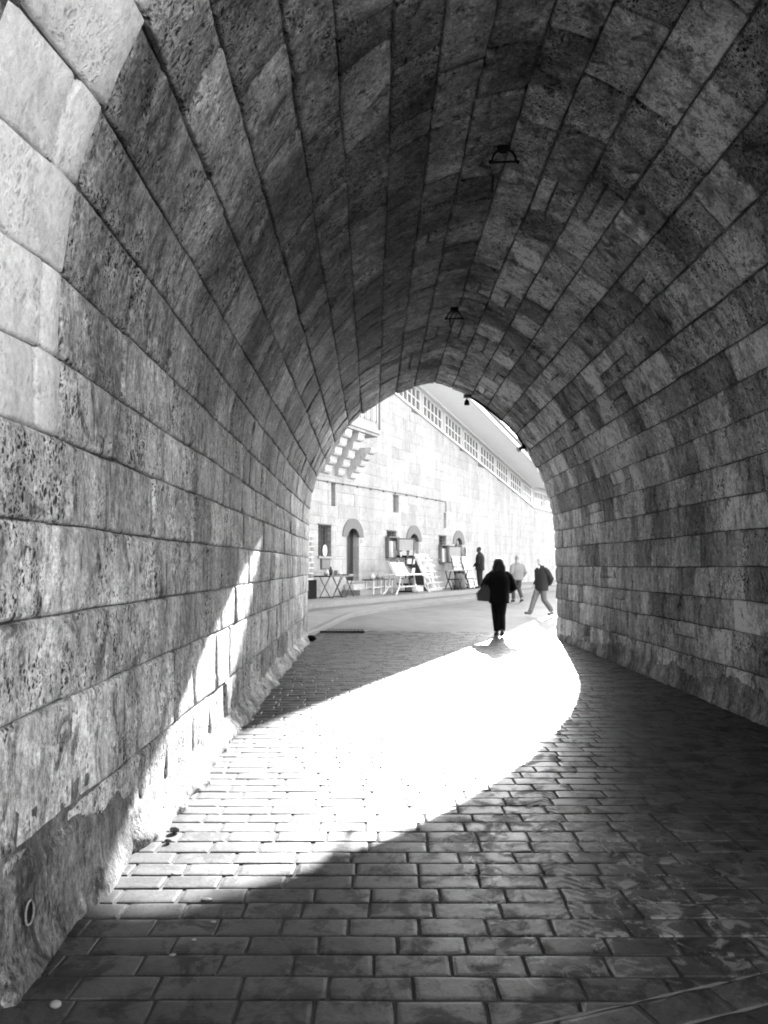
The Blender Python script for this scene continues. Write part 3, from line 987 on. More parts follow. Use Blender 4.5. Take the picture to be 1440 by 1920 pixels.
# doors with horseshoe hood stones
for k, (a, b) in enumerate(DOORS):
    cx, hw = (a + b) / 2, (b - a) / 2
    mb = MB()
    seg = 18
    zc = 2.86 - hw
    r1, r2 = hw - 0.0, 0.73
    V, Fs = [], []
    zb = 2.56
    for i in range(seg + 1):
        an = math.pi * i / seg
        ci, si = math.cos(an), math.sin(an)
        # hood: tall pointed-round band cut level at its foot
        xo, zo = cx - r2 * ci, zb + 0.64 * si
        xi, zi = cx - r1 * ci * 1.0, max(zc + r1 * si, zb)
        if i in (0, seg): zi = zb
        for (xx, zz) in ((xi, zi), (xo, zo)):
            V += [F3(xx, 0.035, zz), F3(xx, -0.10, zz)]
    for i in range(seg):
        q = i * 4
        Fs += [(q, q + 4, q + 6, q + 2), (q + 2, q + 6, q + 7, q + 3), (q + 1, q + 3, q + 7, q + 5), (q, q + 1, q + 5, q + 4)]
    Fs += [(0, 2, 3, 1), (seg * 4, seg * 4 + 1, seg * 4 + 3, seg * 4 + 2)]
    mb.add(V, Fs)
    # infill between hood and the square-cut opening behind it
    hood = mb.build('door_hood', 'hood', bld)
    mb = MB()
    fbox(mb, a, b, -0.30, -0.26, 1.05, 2.86)
    door = mb.build('door', 'door' if k == 0 else 'door2', bld)
    n_pl = 5
    for i in range(n_pl):
        w = (b - a) / n_pl
        mb = MB(); fbox(mb, a + i * w + 0.006, a + (i + 1) * w - 0.006, -0.258, -0.235, 1.07, 2.84)
        mb.build('plank', 'door' if k == 0 else 'door2', door)
    mb = MB(); fbox(mb, a - 0.02, b + 0.02, -0.30, 0.03, 0.97, 1.048)
    mb.build('threshold', 'facade', bld, tone=0.32, wear=0.3)
    mb = MB(); fbox(mb, b + 0.12, b + 0.27, 0.004, 0.02, 2.36, 2.50)
    o = mb.build('number_plate', 'frame', bld)
    for z_ in (2.40, 2.45):
        mb = MB(); fbox(mb, b + 0.155, b + 0.235, 0.021, 0.024, z_ - 0.012, z_ + 0.012)
        mb.build('plate_numeral', 'iron', o)
# grilled windows
for k, (a, b) in enumerate(WINS):
    mb = MB(); fbox(mb, a, b, -0.31, -0.28, 1.87, 2.88)
    w = mb.build('window', 'glass', bld)
    mb = MB()
    fbox(mb, a, a + 0.045, -0.28, -0.2, 1.87, 2.88); fbox(mb, b - 0.045, b, -0.28, -0.2, 1.87, 2.88)
    fbox(mb, a + 0.045, b - 0.045, -0.28, -0.2, 1.87, 1.92); fbox(mb, a + 0.045, b - 0.045, -0.28, -0.2, 2.83, 2.88)
    fbox(mb, (a + b) / 2 - 0.02, (a + b) / 2 + 0.02, -0.28, -0.21, 1.92, 2.83)
    mb.build('frame', 'rust', w)
    for i in range(5):
        z_ = 2.0 + i * 0.185
        mb = MB(); mb.tube([F3(a, -0.07, z_), F3(b, -0.07, z_)], 0.013, 6)
        mb.build('grille_bar', 'iron', w)
    for i in range(4):
        t_ = lerp(a, b, (i + 1) / 5)
        mb = MB(); mb.tube([F3(t_, -0.07, 1.87), F3(t_, -0.07, 2.88)], 0.012, 6)
        mb.build('grille_bar', 'iron', w)
    mb = MB(); fbox(mb, a - 0.06, b + 0.06, -0.12, 0.07, 1.81, 1.868)
    mb.build('window_sill', 'facade', bld, tone=0.36, wear=0.2)
    mb = MB(); fbox(mb, a - 0.02, b + 0.02, -0.1, 0.02, 2.882, 2.92)
    mb.build('lintel', 'hood', bld)
for (a, b, c, d) in SLITS:
    mb = MB(); fbox(mb, a, b, -0.22, -0.16, c, d)
    mb.build('slit_shutter', 'hood', bld)
# thin pipe along the wall, with clips, dropping at its end
pipe_z = 4.36
mb = MB(); mb.tube([F3(-5, 0.03, pipe_z - 0.1), F3(0, 0.03, pipe_z - 0.06), F3(5, 0.03, pipe_z + 0.02), F3(10.45, 0.03, pipe_z + 0.05), F3(10.55, 0.03, pipe_z - 0.02), F3(10.55, 0.03, 3.95)], 0.017, 6)
pipe = mb.build('wall_pipe', 'hood', bld)
for i in range(11):
    t_ = -0.6 + i * 1.0
    zz = lerp(pipe_z - 0.065, pipe_z + 0.045, max(0, t_) / 10.45)
    mb = MB(); fbox(mb, t_, t_ + 0.05, 0.003, 0.06, zz - 0.03, zz + 0.03)
    mb.build('pipe_clip', 'hood', pipe)

# corbelled bay high on the left
bay = MB(); fbox(bay, BAY[0], BAY[1], 0.01, 0.95, 6.16, 9.3)
bay_o = bay.build('bay', 'facade', bld, tone=0.32, wear=0.2)
mb = MB(); fbox(mb, BAY[0], BAY[1] + 0.05, 0.01, 1.06, 6.02, 6.158)
fbox(mb, BAY[0], BAY[1] + 0.02, 0.01, 1.0, 5.93, 6.018)
mb.build('bay_moulding', 'facade', bay_o, tone=0.30, wear=0.2)
for i in range(5):
    t_ = BAY[1] - 0.22 - i * 0.42
    mb = MB(); fbox(mb, t_ - 0.13, t_ + 0.13, 0.953, 0.975, 6.45, 7.9)
    w = mb.build('bay_window', 'glass', bay_o)
    mb = MB(); fbox(mb, t_ - 0.17, t_ - 0.132, 0.953, 1.0, 6.4, 7.95); fbox(mb, t_ + 0.132, t_ + 0.17, 0.953, 1.0, 6.4, 7.95)
    mb.build('bay_window_frame', 'frame', w)
mb = MB(); mb.tube([F3(BAY[1] + 0.10, 0.98, 6.2), F3(BAY[1] + 0.10, 0.98, 9.2)], 0.035, 8)
mb.build('rain_pipe', 'hood', bld)
for i, t_ in enumerate((-1.6, -0.6, 0.27, 1.12, 1.98)):
    steps = 5
    for k in range(steps):
        z0_ = 4.55 + k * 0.276 if t_ < 1.9 else 4.55 + k * 0.2
        hgt = 0.272 if t_ < 1.9 else 0.196
        pr = 0.16 + k * 0.185
        mb = MB()
        # each step: a block with a rounded nose
        prof_n = [(0.004, z0_ + hgt), (pr, z0_ + hgt), (pr + 0.02, z0_ + hgt - 0.02), (pr + 0.02, z0_ + hgt - 0.07), (pr, z0_ + hgt - 0.08), (pr, z0_ + 0.09), (pr - 0.05, z0_ + 0.02), (pr - 0.15, z0_ - 0.002), (0.004, z0_ - 0.002)]
        V = [F3(t_ - 0.21, p[0], p[1]) for p in prof_n] + [F3(t_ + 0.21, p[0], p[1]) for p in prof_n]
        m_ = len(prof_n)
        mb.add(V, [tuple(range(m_)), tuple(range(2 * m_ - 1, m_ - 1, -1))] + [(j, (j + 1) % m_, m_ + (j + 1) % m_, m_ + j) for j in range(m_)])
        mb.build('corbel_stone', 'facade', bld, tone=0.46 * fr.uniform(0.9, 1.05), wear=0.15)

# glazed gallery that climbs along the wall
def slope_box(mb, t0, t1, b0, b1, d0, d1):
    """box between t0 and t1 whose bottom and top run d0 and d1 above the sloping sill"""
    n = max(1, int((t1 - t0) / 1.2))
    for i in range(n):
        a, b = lerp(t0, t1, i / n), lerp(t0, t1, (i + 1) / n)
        mb.hexa([F3(a, b0, sill_z(a) + d0), F3(b, b0, sill_z(b) + d0), F3(b, b1, sill_z(b) + d0), F3(a, b1, sill_z(a) + d0),
                 F3(a, b0, sill_z(a) + d1), F3(b, b0, sill_z(b) + d1), F3(b, b1, sill_z(b) + d1), F3(a, b1, sill_z(a) + d1)])
    return mb
gal = slope_box(MB(), 2.2, 24.6, -0.30, -0.10, 0.0, 1.28)
slope_box(gal, 24.6, 40, -0.30, -0.10, 0.0, 1.5)
gal_o = gal.build('gallery_wall', 'frame', bld)
mb = slope_box(MB(), 2.2, 24.6, -0.10, 0.10, -0.03, 0.05); slope_box(mb, 24.6, 40, -0.10, 0.10, -0.03, 0.05)
mb.build('sill_moulding', 'white', bld)
mb = slope_box(MB(), 2.2, 24.6, -0.10, 0.03, 0.055, 0.10); slope_box(mb, 24.6, 40, -0.10, 0.03, 0.055, 0.10)
mb.build('sill_moulding', 'frame', bld)
mb = slope_box(MB(), 2.2, 24.6, -0.10, 0.06, 1.13, 1.22); slope_box(mb, 24.6, 40, -0.10, 0.06, 1.36, 1.44)
mb.build('cornice_moulding', 'white', bld)
GW = [(3.5, 5.5), (5.9, 7.9), (8.25, 10.23), (10.66, 12.58), (13.0, 14.94), (15.33, 17.45), (17.8, 19.75), (20.3, 22.3), (22.8, 24.5), (25.2, 27.1), (27.6, 29.5), (30.1, 32.0)]
for (a, b) in GW:
    mb = slope_box(MB(), a, b, -0.098, -0.088, 0.16, 0.98)
    w = mb.build('gallery_window', 'glass', bld)
    mb = MB()
    slope_box(mb, a - 0.05, a, -0.098, -0.03, 0.12, 1.02); slope_box(mb, b, b + 0.05, -0.098, -0.03, 0.12, 1.02)
    slope_box(mb, a, b, -0.098, -0.03, 0.12, 0.16); slope_box(mb, a, b, -0.098, -0.03, 0.98, 1.02)
    mb.build('frame', 'white', w)
    for i in range(1, 5):
        t_ = lerp(a, b, i / 5)
        mb = slope_box(MB(), t_ - 0.028, t_ + 0.028, -0.087, -0.05, 0.16, 0.98)
        mb.build('glazing_bar', 'white', w)
    mb = slope_box(MB(), a, b, -0.086, -0.055, 0.545, 0.595)
    mb.build('glazing_bar', 'white', w)
# eave: boarded soffit, fascia, roof
EO = 1.62
def eave_sheet(mb, t0, t1, b0, b1, dz0, dz1, th):
    n = max(1, int((t1 - t0) / 1.2))
    for i in range(n):
        a, b = lerp(t0, t1, i / n), lerp(t0, t1, (i + 1) / n)
        mb.hexa([F3(a, b0, eave_z(a) + dz0), F3(b, b0, eave_z(b) + dz0), F3(b, b1, eave_z(b) + dz1), F3(a, b1, eave_z(a) + dz1),
                 F3(a, b0, eave_z(a) + dz0 + th), F3(b, b0, eave_z(b) + dz0 + th), F3(b, b1, eave_z(b) + dz1 + th), F3(a, b1, eave_z(a) + dz1 + th)])
    return mb
roof = eave_sheet(MB(), 2.2, 40, -2.5, EO + 0.1, 0.9, 0.02, 0.12).build('roof', 'hood', bld)
mb = MB()
t_ = 2.2
k = 0
while t_ < 38:
    eave_sheet(mb, t_ + 0.004, t_ + 0.136, -0.09, EO - 0.06, 0.0, -0.14, 0.02)
    t_ += 0.14
kind(mb.build('soffit_boards', 'soffit', roof), 'stuff')
mb = eave_sheet(MB(), 2.2, 38, -0.09, EO, 0.022, -0.118, 0.03)
mb.build('soffit_backing', 'soffit', roof)
mb = eave_sheet(MB(), 2.2, 38, EO - 0.05, EO + 0.03, -0.20, -0.20, 0.24)
mb.build('fascia', 'white', roof)
mb = eave_sheet(MB(), 2.2, 38, EO - 0.22, EO - 0.08, -0.165, -0.165, 0.05)
mb.build('eave_moulding', 'soffit', roof)

# terrace in front of the facade
mb = MB()
fbox(mb, -9, 45, -0.3, 2.02, 0.0, TERR - 0.05)
terr = kind(mb.build('terrace', 'terrace'), 'structure')
t_ = -6.0
while t_ < 22:
    L = fr.uniform(0.9, 1.4)
    mb = MB(); fbox(mb, t_ + 0.004, t_ + L - 0.004, 1.62, 2.08, TERR - 0.14, TERR)
    mb.build('coping_slab', 'terrace', terr)
    mb = MB(); fbox(mb, t_ + 0.004, t_ + L - 0.004, 1.98, 2.05, 0.1, TERR - 0.145)
    mb.build('riser_slab', 'kerb', terr)
    t_ += L
mb = MB(); fbox(mb, -9, 45, 0.003, 1.618, TERR - 0.049, TERR - 0.006)
mb.build('terrace_bed', 'terrace', terr)
steps = thing('door_steps', 'two low stone steps below the dark arched door', 'steps', F3(2.1, 0.3, TERR))
mb = MB(); fbox(mb, 1.35, 3.2, 0.04, 0.72, TERR - 0.004, TERR + 0.17); mb.build('step', 'terrace', steps)
mb = MB(); fbox(mb, 1.5, 3.0, 0.04, 0.40, TERR + 0.172, TERR + 0.36); mb.build('step', 'facade', steps, tone=0.5, wear=0.2)

# ------------------------------------------------------------------ goods and furniture on the terrace
def fthing(name, label, cat, t, b, z=TERR, group=None): return thing(name, label, cat, F3(t, b, z), group)
def ft(mb, path, r, seg=7): return mb.tube([F3(*p) for p in path], r, seg)

# tall postcard column by the passage mouth
rk = fthing('postcard_column', 'tall narrow white postcard rack at the left edge of the archway', 'card rack', -1.4, 0.5)
mb = MB(); fbox(mb, -1.62, -1.18, 0.38, 0.62, TERR, TERR + 0.56); mb.build('base', 'black', rk)
mb = MB(); fbox(mb, -1.57, -1.23, 0.46, 0.54, TERR + 0.562, 2.5); bd = mb.build('board', 'white', rk)
for i in range(8):
    for j in range(2):
        mb = MB(); fbox(mb, -1.55 + j * 0.16, -1.41 + j * 0.16, 0.542, 0.556, 1.2 + i * 0.16, 1.33 + i * 0.16)
        mb.build('postcard', 'card' if (i + j) % 3 else 'card2', bd)

def x_legs(root, mat, t0, t1, b0, b1, zt, zb=TERR):
    for t_ in (t0, t1):
        for s_ in (0, 1):
            mb = MB(); ft(mb, [(t_, b0 if s_ else b1, zt), (t_, (b0 + b1) / 2, (zt + zb) / 2), (t_, b1 if s_ else b0, zb)], 0.016)
            mb.build('leg', mat, root)
    mb = MB(); ft(mb, [(t0, b0, zb + 0.02), (t1, b0, zb + 0.02)], 0.012); mb.build('stretcher', mat, root)
    mb = MB(); ft(mb, [(t0, b1, zb + 0.02), (t1, b1, zb + 0.02)], 0.012); mb.build('stretcher', mat, root)

tb = fthing('folding_table', 'dark folding table with crossed thin legs beside the arched door', 'table', -0.25, 0.75)
mb = MB(); fbox(mb, -1.1, 0.56, 0.45, 1.05, 1.225, 1.265); mb.build('table_top', 'darkwood', tb)
x_legs_t = [(-0.85, -0.25), (-0.05, 0.45)]
for (ta, tbb) in x_legs_t:
    for b_ in (0.52, 0.98):
        for q in (0, 1):
            mb = MB(); ft(mb, [(ta if q else tbb, b_, 1.225), ((ta + tbb) / 2, b_, 0.9), (tbb if q else ta, b_, TERR + 0.005)], 0.014)
            mb.build('leg', 'iron', tb)
    mb = MB(); ft(mb, [(ta, 0.52, TERR + 0.02), (ta, 0.98, TERR + 0.02)], 0.012); mb.build('stretcher', 'iron', tb)
# things laid out on it
def vase(t, b, z, r, h, label, mat='ceramic', group=None):
    mb = MB()
    sh = [(0.55, 0.0), (0.9, 0.2), (1.0, 0.42), (0.75, 0.66), (0.38, 0.82), (0.36, 0.92), (0.52, 1.0)]
    P = F3(t, b, z)
    mb.rings([(P[0], P[1], z + q * h, r * k, r * k) for k, q in sh])
    return tag(mb.build('vase', mat, smooth=True), label, 'vase', group)
def box_item(name, label, cat, t0, t1, b0, b1, z0, z1, mat, tilt=0.0, group=None):
    mb = MB()
    mb.box(t0, t1, b0, b1, z0, z1, fn=lambda x, y, z: F3(x + tilt * (z - z0), y, z))
    return tag(mb.build(name, mat), label, cat, group)
vase(-0.78, 0.72, 1.266, 0.09, 0.2, 'squat grey ceramic jar at the left of the dark folding table', 'ceramic')
vase(-0.42, 0.66, 1.266, 0.07, 0.27, 'tallest dark vase in the middle of the dark folding table', 'iron')
vase(-0.12, 0.80, 1.266, 0.08, 0.16, 'low pale bowl right of the dark vase on the folding table', 'plastic')
box_item('carved_box', 'tilted pale box on the dark folding table', 'box', -0.05, 0.17, 0.52, 0.66, 1.266, 1.42, 'card', 0.3)
box_item('souvenir_tray', 'flat dark tray at the right end of the folding table', 'tray', 0.22, 0.52, 0.6, 0.95, 1.266, 1.30, 'wood')
fr1 = fthing('hanging_picture', 'small dark picture hanging below the grilled window at far left', 'picture', 0.28, 0.03, 1.50)
mb = MB(); fbox(mb, 0.02, 0.56, 0.006, 0.04, 1.45, 1.80); mb.build('frame', 'iron', fr1)
mb = MB(); fbox(mb, 0.06, 0.52, 0.041, 0.048, 1.49, 1.76); mb.build('print', 'card2', fr1)
pl = MB()
seg = 20
cen = (0.12, 0.10, 2.06)
V = [F3(cen[0], cen[1] - 0.015, cen[2])] + [F3(cen[0] + 0.13 * math.cos(i * math.tau / seg), cen[1] + 0.02, cen[2] + 0.19 * math.sin(i * math.tau / seg)) for i in range(seg)] \
  + [F3(cen[0] + 0.125 * math.cos(i * math.tau / seg), cen[1] + 0.008, cen[2] + 0.185 * math.sin(i * math.tau / seg)) for i in range(seg)] + [F3(cen[0], cen[1] - 0.03, cen[2])]
Fc = [(0, 1 + i, 1 + (i + 1) % seg) for i in range(seg)] + [(1 + i, 1 + seg + i, 1 + seg + (i + 1) % seg, 1 + (i + 1) % seg) for i in range(seg)] + [(2 * seg + 1, 1 + seg + (i + 1) % seg, 1 + seg + i) for i in range(seg)]
pl.add(V, Fc)
tag(pl.build('display_plate', 'plastic'), 'white oval plate propped on the sill of the leftmost grilled window', 'plate')

# low bench
bn = fthing('low_bench', 'low dark-topped bench on white legs beside the stone steps', 'bench', 3.0, 0.55)
mb = MB(); fbox(mb, 2.15, 3.86, 0.36, 0.76, 1.06, 1.10); mb.build('bench_top', 'darkwood', bn)
for t_ in (2.3, 2.85, 3.2, 3.72):
    for b_ in (0.42, 0.70):
        mb = MB(); fbox(mb, t_, t_ + 0.05, b_ - 0.025, b_ + 0.025, TERR, 1.058); mb.build('leg', 'plastic', bn)
for b_ in (0.42, 0.70):
    mb = MB(); fbox(mb, 2.352, 2.848, b_ - 0.015, b_ + 0.015, 0.80, 0.84); mb.build('stretcher', 'plastic', bn)
    mb = MB(); fbox(mb, 3.252, 3.718, b_ - 0.015, b_ + 0.015, 0.80, 0.84); mb.build('stretcher', 'plastic', bn)
for i, (t_, h_, lab) in enumerate(((2.55, 0.20, 'pale round jug at the left end of the low bench'), (2.95, 0.13, 'small grey pot in the middle of the low bench'), (3.35, 0.10, 'shallow grey dish at the right end of the low bench'))):
    vase(t_, 0.55, 1.101, 0.10 - 0.012 * i, h_, lab, ('plastic', 'wood', 'ceramic')[i])

# white plastic garden table
wt = fthing('plastic_table', 'white plastic garden table with splayed curved legs', 'table', 3.85, 1.25)
mb = MB(); fbox(mb, 2.28, 5.42, 0.95, 1.6, 1.235, 1.275); mb.build('table_top', 'plastic', wt)
for t_, dt in ((2.85, -1), (4.85, 1)):
    for b_, db in ((1.08, -1), (1.48, 1)):
        mb = MB(); ft(mb, [(t_, b_, 1.235), (t_ + 0.05 * dt, b_, 1.0), (t_ + 0.1 * dt, b_, 0.82), (t_ + 0.28 * dt, b_ + 0.02 * db, 0.68), (t_ + 0.45 * dt, b_ + 0.05 * db, TERR)], 0.026)
        mb.build('leg', 'plastic', wt)
    mb = MB(); ft(mb, [(t_ + 0.1 * dt, 1.08, 0.82), (t_ + 0.1 * dt, 1.48, 0.82)], 0.02); mb.build('stretcher', 'plastic', wt)
mb = MB(); ft(mb, [(2.95 - 0.2, 1.28, 0.82), (4.95, 1.28, 0.82)], 0.02); mb.build('stretcher', 'plastic', wt)
tr = fthing('display_tray', 'white tilted tray of small goods on the plastic table', 'tray', 3.3, 1.1, 1.276)
def tray_fn(x, y, z): return F3(x, y - (z - 1.276) * 0.55, z)
mb = MB(); mb.box(2.78, 3.78, 1.30, 1.33, 1.277, 1.68, fn=tray_fn); bk = mb.build('tray_back', 'cream', tr)
for (a, b, c, d) in ((2.75, 2.78, 1.277, 1.70), (3.78, 3.81, 1.277, 1.70)):
    mb = MB(); mb.box(a, b, 1.28, 1.37, c, d, fn=tray_fn); mb.build('tray_rim', 'white', tr)
for i in range(4):
    for j in range(3):
        mb = MB(); mb.box(2.84 + i * 0.235, 3.03 + i * 0.235, 1.331, 1.338, 1.31 + j * 0.12, 1.40 + j * 0.12, fn=tray_fn); mb.build('small_card', 'cream' if (i + j) % 2 else 'card', bk)

# black postcard carousel
cr = fthing('postcard_carousel', 'black wire postcard carousel with three tiers behind the plastic table', 'card rack', 5.1, 0.62)
c0 = (5.1, 0.62)
mb = MB(); ft(mb, [(5.1, 0.62, TERR + 0.04), (5.1, 0.62, 2.16)], 0.022); mb.build('pole', 'black', cr)
P = F3(5.1, 0.62, TERR)
mb = MB(); mb.rings([(P[0], P[1], TERR, 0.28, 0.28), (P[0], P[1], TERR + 0.04, 0.26, 0.26)]); mb.build('base', 'black', cr)
for k, zz in enumerate((0.98, 1.36, 1.70, 2.02)):
    mb = MB(); mb.tube([(P[0] + 0.30 * math.cos(i * math.tau / 16), P[1] + 0.30 * math.sin(i * math.tau / 16), zz + 0.1) for i in range(17)], 0.014, 6)
    tier = mb.build('tier_ring', 'black', cr)
    for i in range(8):
        a = i * math.tau / 8 + 0.2 * k
        ca, sa = math.cos(a), math.sin(a)
        def fn(x, y, z, ca=ca, sa=sa): return (P[0] + (0.30 + y + (z) * 0.18) * ca - x * sa, P[1] + (0.30 + y + z * 0.18) * sa + x * ca, zz - 0.12 + z)
        mb = MB(); mb.box(-0.085, 0.085, 0.005, 0.02, 0.0, 0.24, fn=fn); mb.build('postcard', ('cream', 'card', 'plastic')[(i + k) % 3], tier)
        mb = MB(); mb.box(-0.095, 0.095, 0.022, 0.03, -0.02, 0.05, fn=fn); mb.build('card_pocket', 'black', tier)
box_item('storage_box', 'pale box on the terrace below the postcard carousel', 'box', 5.3, 6.0, 0.5, 0.95, TERR, TERR + 0.22, 'cream')
vase(5.0, 1.02, TERR, 0.12, 0.42, 'tall pale urn standing under the plastic table', 'plastic')

# big leaning postcard board
bb = fthing('postcard_board', 'large white leaning board with rows of postcards', 'card rack', 7.2, 0.9)
def lean(x, y, z): return F3(x - (z - TERR) * 0.0, 0.98 - (z - TERR) * 0.46 + y, z)
mb = MB(); mb.box(6.53, 7.88, -0.03, 0.0, TERR, 2.03, fn=lean); panel = mb.build('panel', 'white', bb)
mb = MB(); mb.add([lean(6.50, -0.032, TERR), lean(6.50, -0.032, 2.0), F3(6.50, 0.2, 2.0), F3(6.50, 0.2, TERR), lean(6.528, -0.032, TERR), lean(6.528, -0.032, 2.0), F3(6.528, 0.2, 2.0), F3(6.528, 0.2, TERR)],
       [(0, 1, 2, 3), (7, 6, 5, 4), (0, 4, 5, 1), (1, 5, 6, 2), (2, 6, 7, 3), (3, 7, 4, 0)]); mb.build('side_panel', 'iron', bb)
for i in range(6):
    zz = 0.68 + i * 0.225
    mb = MB(); mb.box(6.54, 7.95 + 0.06 * (i < 4), 0.001, 0.09, zz - 0.02, zz, fn=lean); sh = mb.build('shelf', 'white', bb)
    for j in range(8):
        if fr.random() < 0.9:
            mb = MB(); mb.box(6.58 + j * 0.162, 6.70 + j * 0.162, 0.004, 0.02, zz + 0.002, zz + 0.145 + fr.uniform(-0.01, 0.02), fn=lean)
            mb.build('postcard', fr.choice(('card', 'card', 'cream', 'card2')), sh)

# second table with goods, folding stools under it
t2 = fthing('trestle_table', 'long grey wooden table in front of the rightmost door', 'table', 9.2, 0.9)
mb = MB(); fbox(mb, 7.98, 10.85, 0.62, 1.18, 1.345, 1.39); mb.build('table_top', 'wood', t2)
for t_ in (9.15, 10.1):
    for q in (0, 1):
        for b_ in (0.7, 1.1):
            mb = MB(); ft(mb, [(t_ - 0.35 + 0.7 * q, b_, TERR), (t_ + 0.12 - 0.24 * q, b_, 1.05), (t_ + 0.3 - 0.6 * q, b_, 1.345)], 0.022)
            mb.build('leg', 'black', t2)
    mb = MB(); ft(mb, [(t_, 0.7, 0.98), (t_, 1.1, 0.98)], 0.02); mb.build('stretcher', 'black', t2)
def stool(t, b, lab, mat):
    st = fthing('folding_stool', lab, 'stool', t, b, group='folding stools by the long wooden table')
    mb = MB(); fbox(mb, t - 0.2, t + 0.2, b - 0.17, b + 0.17, 1.0, 1.03); mb.build('seat', mat, st)
    for b_ in (b - 0.15, b + 0.15):
        for q in (-1, 1):
            mb = MB(); ft(mb, [(t - 0.19 * q, b_, TERR), (t + 0.17 * q, b_, 1.0)], 0.014); mb.build('leg', 'black', st)
    mb = MB(); ft(mb, [(t - 0.17, b - 0.15, TERR + 0.02), (t - 0.17, b + 0.15, TERR + 0.02)], 0.011); mb.build('stretcher', 'black', st)
    return st
stool(7.95, 1.55, 'folding stool nearest the large postcard board', 'black')
stool(9.9, 1.45, 'folding stool nearest the man in dark clothes', 'darkwood')
dc = fthing('draped_chair', 'chair under a grey cloth between the two folding stools', 'chair', 8.7, 1.4)
mb = MB()
Pd = F3(8.75, 1.4, TERR)
mb.rings([(Pd[0], Pd[1], TERR + 0.01, 0.25, 0.22), (Pd[0], Pd[1], TERR + 0.2, 0.235, 0.20), (Pd[0], Pd[1], TERR + 0.42, 0.22, 0.20), (Pd[0] - 0.03, Pd[1] + 0.03, TERR + 0.58, 0.2, 0.15), (Pd[0] - 0.04, Pd[1] + 0.04, TERR + 0.66, 0.12, 0.07)])
mb.build('cloth', 'rust', dc, smooth=True)
for q in (-1, 1):
    mb = MB(); ft(mb, [(8.75 + 0.16 * q, 1.25, TERR), (8.75 + 0.14 * q, 1.25, TERR + 0.5)], 0.015); mb.build('leg', 'iron', dc)

# panels with prints
def panel_board(label, t0, t1, b, z0, z1, leanv, rows, cols):
    p = fthing('print_panel', label, 'display panel', (t0 + t1) / 2, b, z0)
    fn = lambda x, y, z: F3(x, b + y - (z - z0) * leanv, z)
    mb = MB(); mb.box(t0, t1, -0.03, 0.0, z0, z1, fn=fn); bd_ = mb.build('board', 'white', p)
    mb = MB(); mb.box(t0 - 0.03, t0 - 0.002, -0.03, 0.012, z0, z1, fn=fn); mb.build('edge', 'iron', p)
    for i in range(rows):
        for j in range(cols):
            w, h = (t1 - t0) / cols, (z1 - z0 - 0.1) / rows
            mb = MB(); mb.box(t0 + j * w + 0.03, t0 + (j + 1) * w - 0.02, 0.002, 0.01, z0 + 0.06 + i * h, z0 + 0.03 + (i + 1) * h, fn=fn)
            mb.build('print', fr.choice(('card', 'cream', 'card2', 'card')), bd_)
    return p
panel_board('white panel of prints leaning beside the standing man in dark clothes', 11.65, 12.75, 0.75, TERR, 1.98, 0.34, 5, 3)
panel_board('small white panel of prints standing on the long wooden table', 9.75, 10.75, 0.72, 1.392, 1.98, 0.2, 3, 4)
panel_board('tall narrow white panel at the right of the rightmost door', 12.75, 12.98, 0.12, TERR, 2.45, 0.0, 6, 1)

# open glazed cabinets hung at two of the windows
def cabinet(label, t0, t1, z0, z1):
    cb = fthing('wall_cabinet', label, 'cabinet', (t0 + t1) / 2, 0.15, z0)
    mb = MB()
    fbox(mb, t0, t1, 0.01, 0.03, z0, z1)
    mb.build('back_panel', 'door', cb)
    mb = MB()
    fbox(mb, t0, t0 + 0.04, 0.03, 0.15, z0, z1); fbox(mb, t1 - 0.04, t1, 0.03, 0.15, z0, z1)
    fbox(mb, t0 + 0.04, t1 - 0.04, 0.03, 0.15, z0, z0 + 0.04); fbox(mb, t0 - 0.04, t1 + 0.04, 0.03, 0.20, z1, z1 + 0.05)
    mb.build('case', 'rust', cb)
    n = 3
    for i in range(n):
        w = (t1 - t0 - 0.1) / n
        mb = MB(); mb.box(t0 + 0.06 + i * w, t0 + 0.02 + (i + 1) * w, 0.06, 0.075, z0 + 0.05, z1 - 0.12, fn=lambda x, y, z: F3(x, y + 0.05 * (z1 - z), z))
        mb.build('print', ('cream', 'white', 'card')[i % 3], cb)
    # glazed door standing open into the street
    a = math.radians(62)
    dv = (math.cos(a), math.sin(a))
    def dfn(x, y, z): return F3(t1 + 0.02 + x * dv[0] - y * dv[1], 0.15 + x * dv[1] + y * dv[0], z)
    W = (t1 - t0) * 0.8
    mb = MB()
    mb.box(0, 0.045, 0, 0.035, z0, z1, fn=dfn); mb.box(W - 0.045, W, 0, 0.035, z0, z1, fn=dfn)
    mb.box(0.045, W - 0.045, 0, 0.035, z0, z0 + 0.05, fn=dfn); mb.box(0.045, W - 0.045, 0, 0.035, z1 - 0.05, z1, fn=dfn)
    dr = mb.build('cabinet_door', 'rust', cb)
    mb = MB(); mb.box(0.05, W - 0.05, 0.01, 0.02, z0 + 0.25, z1 - 0.06, fn=dfn); mb.build('pinned_print', 'cream', dr)
cabinet('open glazed cabinet with white prints at the middle window', 4.62, 5.4, 1.84, 2.62)
cabinet('open glazed cabinet with prints at the window nearest the standing man', 9.75, 10.5, 1.68, 2.44)

